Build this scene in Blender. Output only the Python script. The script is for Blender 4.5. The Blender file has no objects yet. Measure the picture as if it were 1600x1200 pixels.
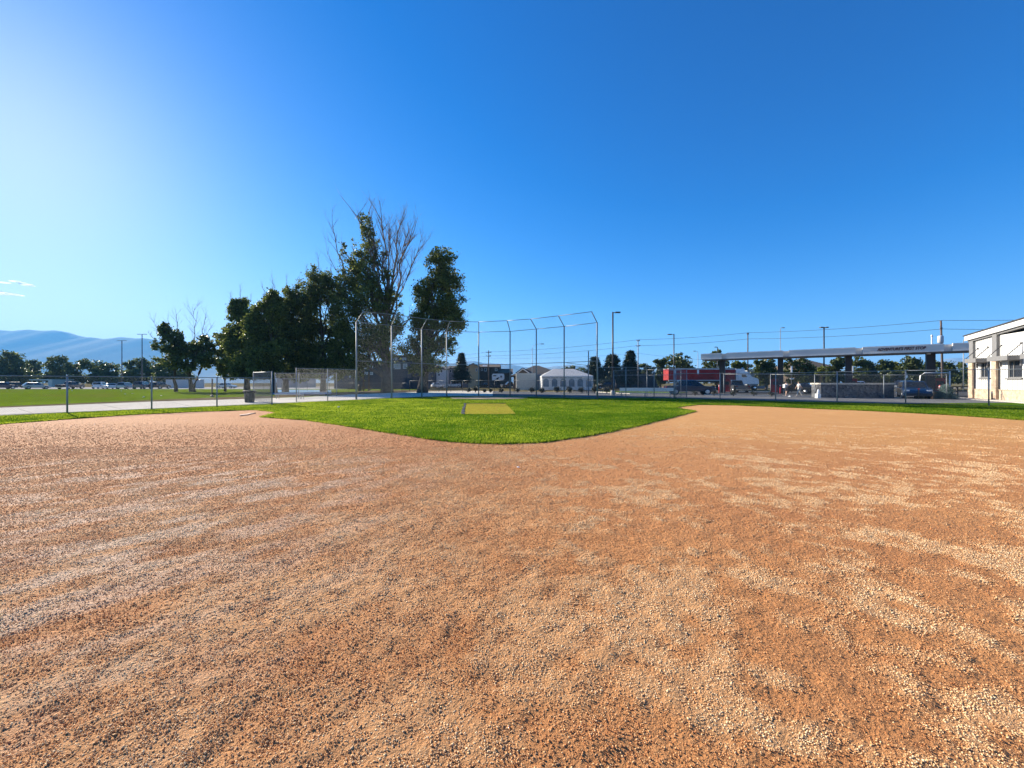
import bpy, bmesh, math, random
import numpy as np
from mathutils import Vector, Matrix

random.seed(7)
RNG = np.random.default_rng(7)
scene = bpy.context.scene
C = scene.collection

# ------------------------------------------------------------------ camera, sky, sun, exposure
EYE = 1.55
F, CX, CY = 600.0, 800.0, 598.0          # focal length and principal point in photo pixels (1600 wide)
cam = bpy.data.cameras.new('camera')
cam.lens = 36.0 * F / 1600.0
cam.sensor_width = 36.0
cam.shift_y = -(600.0 - CY) / 1600.0
cam.clip_start = 0.05
cam.clip_end = 30000
camo = bpy.data.objects.new('camera', cam)
camo.location = (0, 0, EYE)
camo.rotation_euler = (math.radians(90), 0, 0)
C.objects.link(camo)
scene.camera = camo

SUN_AZ, SUN_EL = -53.0, 23.0             # degrees; azimuth from +Y, negative is left
w = bpy.data.worlds.new('World')
scene.world = w
w.use_nodes = True
nt = w.node_tree
sky = nt.nodes.new('ShaderNodeTexSky')
sky.sky_type = 'NISHITA'
sky.sun_disc = False
sky.sun_elevation = math.radians(SUN_EL)
sky.sun_rotation = math.radians(SUN_AZ)
sky.altitude = 1500
sky.air_density = 1.0
sky.dust_density = 0.45
sky.ozone_density = 6.0
bg = nt.nodes['Background']
bg.inputs['Strength'].default_value = 0.071
hs = nt.nodes.new('ShaderNodeHueSaturation')
hs.inputs['Saturation'].default_value = 1.17
gam = nt.nodes.new('ShaderNodeGamma'); gam.inputs['Gamma'].default_value = 1.4
tint = nt.nodes.new('ShaderNodeMix'); tint.data_type = 'RGBA'; tint.blend_type = 'MULTIPLY'; tint.inputs[0].default_value = 1.0
tint.inputs[7].default_value = (1.0, 0.885, 0.985, 1)
nt.links.new(sky.outputs['Color'], gam.inputs['Color'])
kn = nt.nodes.new('ShaderNodeVectorMath'); kn.operation = 'MULTIPLY_ADD'      # soft shoulder for the glare round the sun
kn.inputs[1].default_value = (0.079,) * 3; kn.inputs[2].default_value = (1, 1, 1)
kd = nt.nodes.new('ShaderNodeVectorMath'); kd.operation = 'DIVIDE'
nt.links.new(gam.outputs['Color'], kn.inputs[0]); nt.links.new(gam.outputs['Color'], kd.inputs[0]); nt.links.new(kn.outputs[0], kd.inputs[1])
nt.links.new(kd.outputs[0], hs.inputs['Color'])
nt.links.new(hs.outputs['Color'], tint.inputs[6])
nt.links.new(tint.outputs[2], bg.inputs['Color'])

sd = bpy.data.lights.new('sun', 'SUN')
sd.energy = 5.0
sd.angle = math.radians(0.5)
sd.color = (1.0, 0.91, 0.76)
so = bpy.data.objects.new('sun', sd)
_az, _el = math.radians(SUN_AZ), math.radians(SUN_EL)
SUNDIR = Vector((math.sin(_az) * math.cos(_el), math.cos(_az) * math.cos(_el), math.sin(_el)))
so.rotation_euler = SUNDIR.to_track_quat('Z', 'Y').to_euler()
so.location = SUNDIR * 50
C.objects.link(so)

scene.view_settings.view_transform = 'Standard'
scene.view_settings.look = 'None'
scene.view_settings.exposure = 1.42
scene.view_settings.gamma = 1.0
scene.cycles.use_denoising = True
scene.cycles.denoising_prefilter = 'ACCURATE'
scene.cycles.volume_bounces = 0
scene.render.filter_size = 1.1
scene.cycles.transparent_max_bounces = 16

HAZE = 1.15e-4
# ------------------------------------------------------------------ photo pixel -> place in the world
def gx(px, D): return (px - CX) / F * D
def gz(py, D): return EYE - (py - CY) / F * D
def W(px, py, D): return Vector((gx(px, D), D, gz(py, D)))
def G(px, D, z=0.0): return Vector((gx(px, D), D, z))
def GP(px, py, z=0.0):
    D = (EYE - z) * F / (py - CY)
    return Vector((gx(px, D), D, z))

# ------------------------------------------------------------------ materials
MATS = {}
def mat(name, col, rough=0.6, metal=0.0, var=0.12, scale=3.0, bump=0.0, bscale=40.0, spec=0.4, coat=0.0, transl=0.0, alpha=None):
    if name in MATS: return MATS[name]
    m = bpy.data.materials.new(name); m.use_nodes = True
    t = m.node_tree; b = t.nodes['Principled BSDF']
    b.inputs['Roughness'].default_value = rough
    b.inputs['Metallic'].default_value = metal
    b.inputs['Specular IOR Level'].default_value = spec
    b.inputs['Coat Weight'].default_value = coat
    tc = t.nodes.new('ShaderNodeTexCoord')
    n = t.nodes.new('ShaderNodeTexNoise'); n.inputs['Scale'].default_value = scale; n.inputs['Detail'].default_value = 5
    t.links.new(tc.outputs['Object'], n.inputs['Vector'])
    r = t.nodes.new('ShaderNodeValToRGB')
    r.color_ramp.elements[0].position = 0.3; r.color_ramp.elements[1].position = 0.7
    r.color_ramp.elements[0].color = (*[c * (1 - var) for c in col], 1)
    r.color_ramp.elements[1].color = (*[min(1, c * (1 + var)) for c in col], 1)
    t.links.new(n.outputs['Fac'], r.inputs['Fac'])
    t.links.new(r.outputs['Color'], b.inputs['Base Color'])
    if bump:
        n2 = t.nodes.new('ShaderNodeTexNoise'); n2.inputs['Scale'].default_value = bscale; n2.inputs['Detail'].default_value = 6
        t.links.new(tc.outputs['Object'], n2.inputs['Vector'])
        bp = t.nodes.new('ShaderNodeBump'); bp.inputs['Strength'].default_value = bump; bp.inputs['Distance'].default_value = 0.05
        t.links.new(n2.outputs['Fac'], bp.inputs['Height']); t.links.new(bp.outputs['Normal'], b.inputs['Normal'])
    if transl:
        tr = t.nodes.new('ShaderNodeBsdfTranslucent'); mx = t.nodes.new('ShaderNodeMixShader')
        t.links.new(r.outputs['Color'], tr.inputs['Color']); mx.inputs[0].default_value = transl
        t.links.new(b.outputs[0], mx.inputs[1]); t.links.new(tr.outputs[0], mx.inputs[2])
        t.links.new(mx.outputs[0], t.nodes['Material Output'].inputs['Surface'])
    if alpha is not None: b.inputs['Alpha'].default_value = alpha
    MATS[name] = m
    return m

def leaf_mat(name, dark, light, transl=0.35, tcol=None, rough=0.45, spec=0.4):
    """two-tone foliage; the attribute var holds a random number per leaf or blade"""
    if name in MATS: return MATS[name]
    m = bpy.data.materials.new(name); m.use_nodes = True
    t = m.node_tree; b = t.nodes['Principled BSDF']; b.inputs['Roughness'].default_value = rough
    b.inputs['Specular IOR Level'].default_value = spec
    a = t.nodes.new('ShaderNodeAttribute'); a.attribute_name = 'var'
    mx = t.nodes.new('ShaderNodeMix'); mx.data_type = 'RGBA'
    t.links.new(a.outputs['Fac'], mx.inputs[0])
    mx.inputs[6].default_value = (*dark, 1); mx.inputs[7].default_value = (*light, 1)
    t.links.new(mx.outputs[2], b.inputs['Base Color'])
    tr = t.nodes.new('ShaderNodeBsdfTranslucent')
    if tcol: tr.inputs['Color'].default_value = (*tcol, 1)
    else: t.links.new(mx.outputs[2], tr.inputs['Color'])
    ms = t.nodes.new('ShaderNodeMixShader'); ms.inputs[0].default_value = transl
    t.links.new(b.outputs[0], ms.inputs[1]); t.links.new(tr.outputs[0], ms.inputs[2])
    t.links.new(ms.outputs[0], t.nodes['Material Output'].inputs['Surface'])
    MATS[name] = m
    return m

# ------------------------------------------------------------------ mesh helpers
class MB:
    def __init__(s): s.v = []; s.f = []; s.smooth = []
    def add(s, vs, fs, smooth=False):
        o = len(s.v); s.v.extend([tuple(p) for p in vs])
        s.f.extend([tuple(i + o for i in f) for f in fs]); s.smooth.extend([smooth] * len(fs))
        return s
    def box(s, c, size, rz=0.0, M=None):
        hx, hy, hz = size[0] / 2, size[1] / 2, size[2] / 2
        R = M or Matrix.Rotation(rz, 3, 'Z')
        vs = [Vector(c) + R @ Vector((x, y, z)) for x in (-hx, hx) for y in (-hy, hy) for z in (-hz, hz)]
        return s.add(vs, [(0, 1, 3, 2), (4, 6, 7, 5), (0, 4, 5, 1), (2, 3, 7, 6), (0, 2, 6, 4), (1, 5, 7, 3)])
    def tube(s, pts, radii, n=8, caps=True):
        pts = [Vector(p) for p in pts]
        if not hasattr(radii, '__len__'): radii = [radii] * len(pts)
        vs, fs = [], []
        for i, p in enumerate(pts):
            d = (pts[min(i + 1, len(pts) - 1)] - pts[max(i - 1, 0)])
            if d.length < 1e-9: d = Vector((0, 0, 1))
            d.normalize()
            a = d.cross(Vector((0, 0, 1)) if abs(d.z) < 0.9 else Vector((1, 0, 0))).normalized(); b = d.cross(a)
            for k in range(n):
                t = 2 * math.pi * k / n
                vs.append(p + (a * math.cos(t) + b * math.sin(t)) * radii[i])
        for i in range(len(pts) - 1):
            for k in range(n):
                fs.append((i * n + k, i * n + (k + 1) % n, (i + 1) * n + (k + 1) % n, (i + 1) * n + k))
        s.add(vs, fs, True)
        if caps and n > 3:
            o = len(s.v) - len(vs)
            s.f.append(tuple(o + k for k in range(n))[::-1]); s.smooth.append(False)
            s.f.append(tuple(o + (len(pts) - 1) * n + k for k in range(n))); s.smooth.append(False)
        return s
    def prism(s, outline, z0, z1):
        """outline: list of (x, y), top given by z1 (number or list)"""
        n = len(outline)
        vs = [(x, y, z0) for x, y in outline] + [(x, y, z1) for x, y in outline]
        fs = [tuple(range(n))[::-1], tuple(range(n, 2 * n))] + [(i, (i + 1) % n, n + (i + 1) % n, n + i) for i in range(n)]
        return s.add(vs, fs)
    def slab(s, quad, n, t):
        """a quad given by four points pushed out by t along n"""
        q = [Vector(p) for p in quad]; n = Vector(n) * t
        return s.add(q + [p + n for p in q], [(0, 3, 2, 1), (4, 5, 6, 7), (0, 1, 5, 4), (1, 2, 6, 5), (2, 3, 7, 6), (3, 0, 4, 7)])
    def lathe(s, c, prof, n=16, M=None):
        vs, fs = [], []
        R = M or Matrix.Identity(3)
        for r, z in prof:
            for k in range(n):
                t = 2 * math.pi * k / n
                vs.append(Vector(c) + R @ Vector((r * math.cos(t), r * math.sin(t), z)))
        for i in range(len(prof) - 1):
            for k in range(n):
                fs.append((i * n + k, i * n + (k + 1) % n, (i + 1) * n + (k + 1) % n, (i + 1) * n + k))
        fs.append(tuple(range(n))[::-1]); fs.append(tuple((len(prof) - 1) * n + k for k in range(n)))
        return s.add(vs, fs, True)
    def build(s, name, m, parent=None, local=False):
        me = bpy.data.meshes.new(name)
        vs = s.v
        if parent is not None and not local:
            Mi = root_matrix(parent).inverted(); vs = [tuple(Mi @ Vector(p)) for p in vs]
        me.from_pydata(vs, [], s.f)
        me.polygons.foreach_set('use_smooth', s.smooth)
        me.update()
        o = bpy.data.objects.new(name, me); C.objects.link(o)
        if m: me.materials.append(m)
        if parent is not None: o.parent = parent
        return o

def root_matrix(o):
    M = Matrix.LocRotScale(o.location, o.rotation_euler, o.scale)
    return (root_matrix(o.parent) @ M) if o.parent else M

def tag(o, label=None, cat=None, group=None, kind=None):
    if label: o['label'] = label
    if cat: o['category'] = cat
    if group: o['group'] = group
    if kind: o['kind'] = kind
    return o

def thing(name, loc, label, cat, group=None, rz=0.0):
    o = bpy.data.objects.new(name, None); C.objects.link(o)
    o.location = loc; o.rotation_euler = (0, 0, rz); o.empty_display_size = 0.3
    return tag(o, label, cat, group)

def copy_thing(o, parent=None):
    c = o.copy(); C.objects.link(c)
    if parent: c.parent = parent
    for ch in [k for k in bpy.data.objects if k.parent == o]:
        copy_thing(ch, c)
    return c

def np_mesh(name, verts, faces, m, parent=None, attr=None, smooth=False, kind=None, label=None, cat=None):
    """verts (n,3), faces (k, 3 or 4) as numpy arrays; attr: (name, per-vertex floats)"""
    me = bpy.data.meshes.new(name)
    nv, (nf, k) = len(verts), faces.shape
    me.vertices.add(nv); me.vertices.foreach_set('co', np.ascontiguousarray(verts, dtype=np.float32).ravel())
    me.loops.add(nf * k); me.loops.foreach_set('vertex_index', np.ascontiguousarray(faces, dtype=np.int32).ravel())
    me.polygons.add(nf); me.polygons.foreach_set('loop_start', np.arange(0, nf * k, k, dtype=np.int32))
    if smooth: me.polygons.foreach_set('use_smooth', np.ones(nf, dtype=bool))
    me.update(calc_edges=True)
    for an, av in (attr or []):
        a = me.attributes.new(an, 'FLOAT', 'POINT'); a.data.foreach_set('value', np.ascontiguousarray(av, dtype=np.float32))
    if m: me.materials.append(m)
    o = bpy.data.objects.new(name, me); C.objects.link(o)
    if parent is not None: o.parent = parent
    return tag(o, label, cat, None, kind)

# value noise on numpy arrays
def _hash(ix, iy, seed):
    h = (ix.astype(np.int64) * 374761393 + iy.astype(np.int64) * 668265263 + seed * 974634777) & 0xffffffff
    h = ((h ^ (h >> 13)) * 1274126177) & 0xffffffff
    return ((h ^ (h >> 16)) & 0xffff) / 65535.0
def vnoise(x, y, seed=0):
    ix, iy = np.floor(x), np.floor(y); fx, fy = x - ix, y - iy
    fx, fy = fx * fx * (3 - 2 * fx), fy * fy * (3 - 2 * fy)
    a, b = _hash(ix, iy, seed), _hash(ix + 1, iy, seed); c, d = _hash(ix, iy + 1, seed), _hash(ix + 1, iy + 1, seed)
    return (a * (1 - fx) + b * fx) * (1 - fy) + (c * (1 - fx) + d * fx) * fy
def fbm(x, y, seed=0, octv=4):
    s, a, t = 0, 0.5, 0
    for i in range(octv):
        s = s + a * vnoise(x * 2 ** i, y * 2 ** i, seed + i); t += a; a *= 0.5
    return s / t
def inpoly(x, y, poly):
    r = np.zeros(len(x), bool); n = len(poly)
    for i in range(n):
        x0, y0 = poly[i]; x1, y1 = poly[(i + 1) % n]
        if y0 == y1: continue
        c = ((y0 > y) != (y1 > y)) & (x < (x1 - x0) * (y - y0) / (y1 - y0) + x0)
        r ^= c
    return r

def flat_poly(name, pts, z0, z1, m, kind='structure', parent=None):
    """a ground sheet with a real edge: outline in world (x, y), triangulated top and sides"""
    bm = bmesh.new()
    top = [bm.verts.new((p[0], p[1], z1)) for p in pts]; bot = [bm.verts.new((p[0], p[1], z0)) for p in pts]
    f = bm.faces.new(top)
    n = len(pts)
    for i in range(n): bm.faces.new((top[i], top[(i + 1) % n], bot[(i + 1) % n], bot[i]))
    bmesh.ops.recalc_face_normals(bm, faces=bm.faces[:])
    bmesh.ops.triangulate(bm, faces=[f])
    me = bpy.data.meshes.new(name); bm.to_mesh(me); bm.free()
    me.materials.append(m)
    o = bpy.data.objects.new(name, me); C.objects.link(o)
    if parent: o.parent = parent
    return tag(o, kind=kind)
# ================================================================== the ground
def ground_mat(name, cols, scale=0.5, bump=0.3, bscale=30.0, rough=1.0, fine=(8.0, 0.25), spec=0.0):
    """blend of several soil or turf colours by two noises"""
    m = bpy.data.materials.new(name); m.use_nodes = True
    t = m.node_tree; b = t.nodes['Principled BSDF']; b.inputs['Roughness'].default_value = rough; b.inputs['Specular IOR Level'].default_value = spec
    tc = t.nodes.new('ShaderNodeTexCoord')
    n = t.nodes.new('ShaderNodeTexNoise'); n.inputs['Scale'].default_value = scale; n.inputs['Detail'].default_value = 6; n.inputs['Roughness'].default_value = 0.6
    t.links.new(tc.outputs['Object'], n.inputs['Vector'])
    r = t.nodes.new('ShaderNodeValToRGB')
    el = r.color_ramp.elements
    while len(el) < len(cols): el.new(0.5)
    for i, c in enumerate(cols):
        el[i].position = 0.3 + 0.4 * i / (len(cols) - 1); el[i].color = (*c, 1)
    t.links.new(n.outputs['Fac'], r.inputs['Fac'])
    n3 = t.nodes.new('ShaderNodeTexNoise'); n3.inputs['Scale'].default_value = fine[0]; n3.inputs['Detail'].default_value = 4
    t.links.new(tc.outputs['Object'], n3.inputs['Vector'])
    mp = t.nodes.new('ShaderNodeMapRange'); mp.inputs[1].default_value = 0.3; mp.inputs[2].default_value = 0.7
    mp.inputs[3].default_value = 1 - fine[1]; mp.inputs[4].default_value = 1 + fine[1]
    t.links.new(n3.outputs['Fac'], mp.inputs[0])
    mu = t.nodes.new('ShaderNodeMix'); mu.data_type = 'RGBA'; mu.blend_type = 'MULTIPLY'; mu.inputs[0].default_value = 1
    t.links.new(r.outputs['Color'], mu.inputs[6]); t.links.new(mp.outputs[0], mu.inputs[7])
    t.links.new(mu.outputs[2], b.inputs['Base Color'])
    n2 = t.nodes.new('ShaderNodeTexNoise'); n2.inputs['Scale'].default_value = bscale; n2.inputs['Detail'].default_value = 8
    t.links.new(tc.outputs['Object'], n2.inputs['Vector'])
    bp = t.nodes.new('ShaderNodeBump'); bp.inputs['Strength'].default_value = bump; bp.inputs['Distance'].default_value = 0.05
    t.links.new(n2.outputs['Fac'], bp.inputs['Height']); t.links.new(bp.outputs['Normal'], b.inputs['Normal'])
    return m

M_dry = ground_mat('dry grass and soil', [(0.10, 0.085, 0.035), (0.17, 0.14, 0.065), (0.22, 0.18, 0.10)], 0.08, 0.5, 3.0, fine=(1.5, 0.3))
M_lawn = ground_mat('park lawn', [(0.16, 0.15, 0.03), (0.12, 0.18, 0.012), (0.165, 0.235, 0.016)], 0.12, 0.6, 9.0, fine=(1.2, 0.3))
M_turf = ground_mat('infield turf', [(0.055, 0.11, 0.004), (0.075, 0.15, 0.006), (0.11, 0.18, 0.012)], 0.8, 0.6, 40.0, fine=(9.0, 0.35))
M_conc = ground_mat('concrete', [(0.58, 0.53, 0.445), (0.65, 0.595, 0.505), (0.71, 0.655, 0.565)], 0.6, 0.05, 20.0, fine=(4.0, 0.08), rough=0.85)
M_asph = ground_mat('asphalt', [(0.07, 0.07, 0.072), (0.09, 0.09, 0.092), (0.12, 0.118, 0.115)], 0.4, 0.15, 30.0, fine=(6.0, 0.12), rough=0.9)
M_mud = ground_mat('bare soil', [(0.11, 0.085, 0.055), (0.17, 0.13, 0.085), (0.20, 0.17, 0.09)], 0.5, 0.4, 10.0, fine=(3.0, 0.25))
M_court = ground_mat('blue court paint', [(0.16, 0.30, 0.46), (0.20, 0.35, 0.52), (0.24, 0.40, 0.56)], 0.4, 0.02, 20.0, fine=(3.0, 0.06), rough=0.7)
M_mat = ground_mat('worn turf mat', [(0.27, 0.22, 0.030), (0.34, 0.285, 0.040), (0.29, 0.28, 0.035)], 1.6, 0.35, 60.0, fine=(14.0, 0.25))
M_clay = ground_mat('pale clay', [(0.33, 0.24, 0.15), (0.42, 0.33, 0.22), (0.48, 0.40, 0.29)], 0.6, 0.2, 30.0, fine=(5.0, 0.15))

# terrain: one sheet out to the mountains
tb = MB(); R_ = 9000
tb.add([(-R_, -600, -0.09), (R_, -600, -0.09), (R_, 9500, -0.09), (-R_, 9500, -0.09)], [(0, 1, 2, 3)])
tag(tb.build('ground', M_dry), kind='structure')

# --- the bare dirt of the infield, with a real crumbly relief near the camera
def axis(lo, hi, c0, c1, fine_, grow, coarse):
    a = list(np.arange(c0, c1, fine_)); s = fine_
    x = c1
    while x < hi: a.append(x); s = min(s * grow, coarse); x += s
    a.append(hi); x = c0; s = fine_; pre = []
    while True:
        s = min(s * grow, coarse); x -= s
        if x <= lo: break
        pre.append(x)
    pre.append(lo)
    return np.array(pre[::-1] + a)
ax_ = axis(-31.0, 31.0, -7.5, 7.5, 0.035, 1.03, 0.5)
ay_ = axis(-12.0, 31.0, 1.0, 6.5, 0.03, 1.02, 0.35)
def patch_of(x, y):
    """0 = bare red-brown clay, 1 = loose tan grit; swept in arcs by the drag mat"""
    dx, dy = x - 1.0, y - 0.6
    r = np.hypot(dx, dy); th = np.arctan2(dy, dx)
    wob = 0.9 * fbm(x * 0.5, y * 0.5, 91, 3)
    arcs = fbm(r * 2.0 + wob, th * 2.6 + 3 * vnoise(x * .2, y * .2, 5), 11, 5)
    blot = fbm(x * 0.9 + 5, y * 0.9, 33, 5)
    blot2 = fbm(x * 3.4 + 9, y * 3.4, 41, 4)
    p = 0.36 * arcs + 0.30 * blot + 0.34 * blot2 + 0.026 * np.clip(x, -3, 4)
    big = fbm(x * 0.13 + 2, y * 0.13, 55, 2)
    p = p + (big - 0.5) * 0.25 + 0.05 * np.exp(-((r - 5.0) / 3.0) ** 2)
    far = np.clip((y - 7.5) / 5, 0, 1)            # harder packed and redder towards the grass
    p = p - 0.05 * far
    right = np.clip((x + 0.9) / 2.0, 0, 1)           # clearer bare clay and gritty clumps on the first-base side
    n = 0.33 * fbm(x * 2.0 + 3, y * 2.0, 61, 4) + 0.41 * fbm(x * 6.0, y * 6.0 + 8, 63, 4) + 0.26 * arcs
    thr = 0.466 + 0.045 * np.clip((y - 2.2) / 5, 0, 1.4) - 0.02 * np.clip((x - 2) / 3, 0, 1)
    pr_ = np.clip((n - thr + .02) / 0.13, 0, 1)
    pl2 = 0.85 * np.clip((p - 0.40) / 0.26, 0, 1)
    return pl2 * (1 - right) + pr_ * right
gxv, gyv = np.meshgrid(ax_, ay_)
fx_, fy_ = gxv.ravel(), gyv.ravel()
pt = patch_of(fx_, fy_)
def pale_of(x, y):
    """paler diagonal streaks on the third-base side"""
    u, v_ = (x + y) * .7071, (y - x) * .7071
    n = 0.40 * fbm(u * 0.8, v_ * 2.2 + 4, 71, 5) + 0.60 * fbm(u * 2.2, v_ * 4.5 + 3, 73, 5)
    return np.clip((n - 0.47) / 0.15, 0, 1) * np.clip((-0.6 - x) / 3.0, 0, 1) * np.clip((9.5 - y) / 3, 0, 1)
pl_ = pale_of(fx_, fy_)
near = np.clip(1.25 - np.hypot(fx_, fy_ - 1) / 11, 0.12, 1)
fade_ = np.clip(1.7 - np.hypot(fx_, fy_) / 5.0, 0, 1)
zz = (fbm(fx_ * 9, fy_ * 9, 3, 3) - 0.5) * 0.026 * near + (fbm(fx_ * 1.1, fy_ * 1.1, 8, 2) - 0.5) * 0.02 + (vnoise(fx_ * 28, fy_ * 28, 4) - .5) * 0.009 * fade_ + pt * 0.004
nx, ny = len(ax_), len(ay_)
ii = (np.arange(ny - 1)[:, None] * nx + np.arange(nx - 1)[None, :]).ravel()
dirt_faces = np.stack([ii, ii + 1, ii + nx + 1, ii + nx], 1)
def dirt_mat():
    m = bpy.data.materials.new('infield dirt'); m.use_nodes = True
    t = m.node_tree; b = t.nodes['Principled BSDF']; b.inputs['Roughness'].default_value = 0.9; b.inputs['Specular IOR Level'].default_value = 0.25
    at = t.nodes.new('ShaderNodeAttribute'); at.attribute_name = 'patch'
    tc = t.nodes.new('ShaderNodeTexCoord')
    def noise(sc, det=6, ro=0.6):
        n = t.nodes.new('ShaderNodeTexNoise'); n.inputs['Scale'].default_value = sc; n.inputs['Detail'].default_value = det; n.inputs['Roughness'].default_value = ro
        t.links.new(tc.outputs['Object'], n.inputs['Vector']); return n
    n1 = noise(0.35); n2 = noise(38.0, 3); n3 = noise(90.0, 4, 0.7); n4 = noise(14.0, 5)
    red = t.nodes.new('ShaderNodeValToRGB')
    e = red.color_ramp.elements; e[0].position = 0.35; e[1].position = 0.65
    e[0].color = (0.53, 0.222, 0.078, 1); e[1].color = (0.61, 0.275, 0.098, 1)
    t.links.new(n1.outputs['Fac'], red.inputs['Fac'])
    tan = t.nodes.new('ShaderNodeValToRGB')
    e = tan.color_ramp.elements; e[0].position = 0.35; e[1].position = 0.65
    e[0].color = (0.64, 0.335, 0.140, 1); e[1].color = (0.74, 0.45, 0.22, 1)
    t.links.new(n4.outputs['Fac'], tan.inputs['Fac'])
    # grit breaks up the patch edge
    ad = t.nodes.new('ShaderNodeMath'); ad.operation = 'ADD'; ad.use_clamp = True
    sb = t.nodes.new('ShaderNodeMath'); sb.operation = 'MULTIPLY_ADD'; sb.inputs[1].default_value = 1.6; sb.inputs[2].default_value = -0.8
    t.links.new(n2.outputs['Fac'], sb.inputs[0]); t.links.new(sb.outputs[0], ad.inputs[0]); t.links.new(at.outputs['Fac'], ad.inputs[1])
    mu = t.nodes.new('ShaderNodeMath'); mu.operation = 'MULTIPLY'; mu.inputs[1].default_value = 0.58
    t.links.new(ad.outputs[0], mu.inputs[0])
    mx = t.nodes.new('ShaderNodeMix'); mx.data_type = 'RGBA'
    t.links.new(mu.outputs[0], mx.inputs[0]); t.links.new(red.outputs['Color'], mx.inputs[6]); t.links.new(tan.outputs['Color'], mx.inputs[7])
    sd_ = t.nodes.new('ShaderNodeAttribute'); sd_.attribute_name = 'side'
    pk = t.nodes.new('ShaderNodeAttribute'); pk.attribute_name = 'packed'
    ms = t.nodes.new('ShaderNodeMix'); ms.data_type = 'RGBA'; ms.inputs[6].default_value = (0.52, 0.225, 0.090, 1); ms.inputs[7].default_value = (0.69, 0.355, 0.115, 1)
    t.links.new(sd_.outputs['Fac'], ms.inputs[0])
    mq = t.nodes.new('ShaderNodeMath'); mq.operation = 'MULTIPLY'; mq.inputs[1].default_value = 0.65
    t.links.new(pk.outputs['Fac'], mq.inputs[0])
    mp_ = t.nodes.new('ShaderNodeMix'); mp_.data_type = 'RGBA'
    t.links.new(mq.outputs[0], mp_.inputs[0]); t.links.new(mx.outputs[2], mp_.inputs[6]); t.links.new(ms.outputs[2], mp_.inputs[7])
    mx = mp_
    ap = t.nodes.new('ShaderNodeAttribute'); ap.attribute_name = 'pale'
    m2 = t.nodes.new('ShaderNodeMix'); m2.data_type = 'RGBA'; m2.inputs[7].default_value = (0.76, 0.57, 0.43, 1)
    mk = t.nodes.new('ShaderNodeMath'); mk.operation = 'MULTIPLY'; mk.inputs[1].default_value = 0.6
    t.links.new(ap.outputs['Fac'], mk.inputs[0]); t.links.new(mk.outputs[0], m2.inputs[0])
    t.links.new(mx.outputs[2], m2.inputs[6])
    t.links.new(m2.outputs[2], b.inputs['Base Color'])
    h = t.nodes.new('ShaderNodeMath'); h.operation = 'ADD'
    t.links.new(n2.outputs['Fac'], h.inputs[0])
    h2 = t.nodes.new('ShaderNodeMath'); h2.operation = 'MULTIPLY_ADD'; h2.inputs[1].default_value = 0.6
    t.links.new(n3.outputs['Fac'], h2.inputs[0]); t.links.new(n4.outputs['Fac'], h2.inputs[2])
    t.links.new(h2.outputs[0], h.inputs[1])
    bp = t.nodes.new('ShaderNodeBump'); bp.inputs['Strength'].default_value = 1.0; bp.inputs['Distance'].default_value = 0.04
    t.links.new(h.outputs[0], bp.inputs['Height']); t.links.new(bp.outputs['Normal'], b.inputs['Normal'])
    return m
np_mesh('dirt_infield', np.stack([fx_, fy_, zz], 1), dirt_faces, dirt_mat(), attr=[('patch', pt), ('pale', pl_), ('packed', np.clip((fy_ - 7.0 + 2.5 * (fbm(fx_ * .4, fy_ * .4, 81, 3) - .5)) / 4, 0, 1)), ('side', np.clip((fx_ + 2) / 9, 0, 1))], smooth=True, kind='structure')

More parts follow.
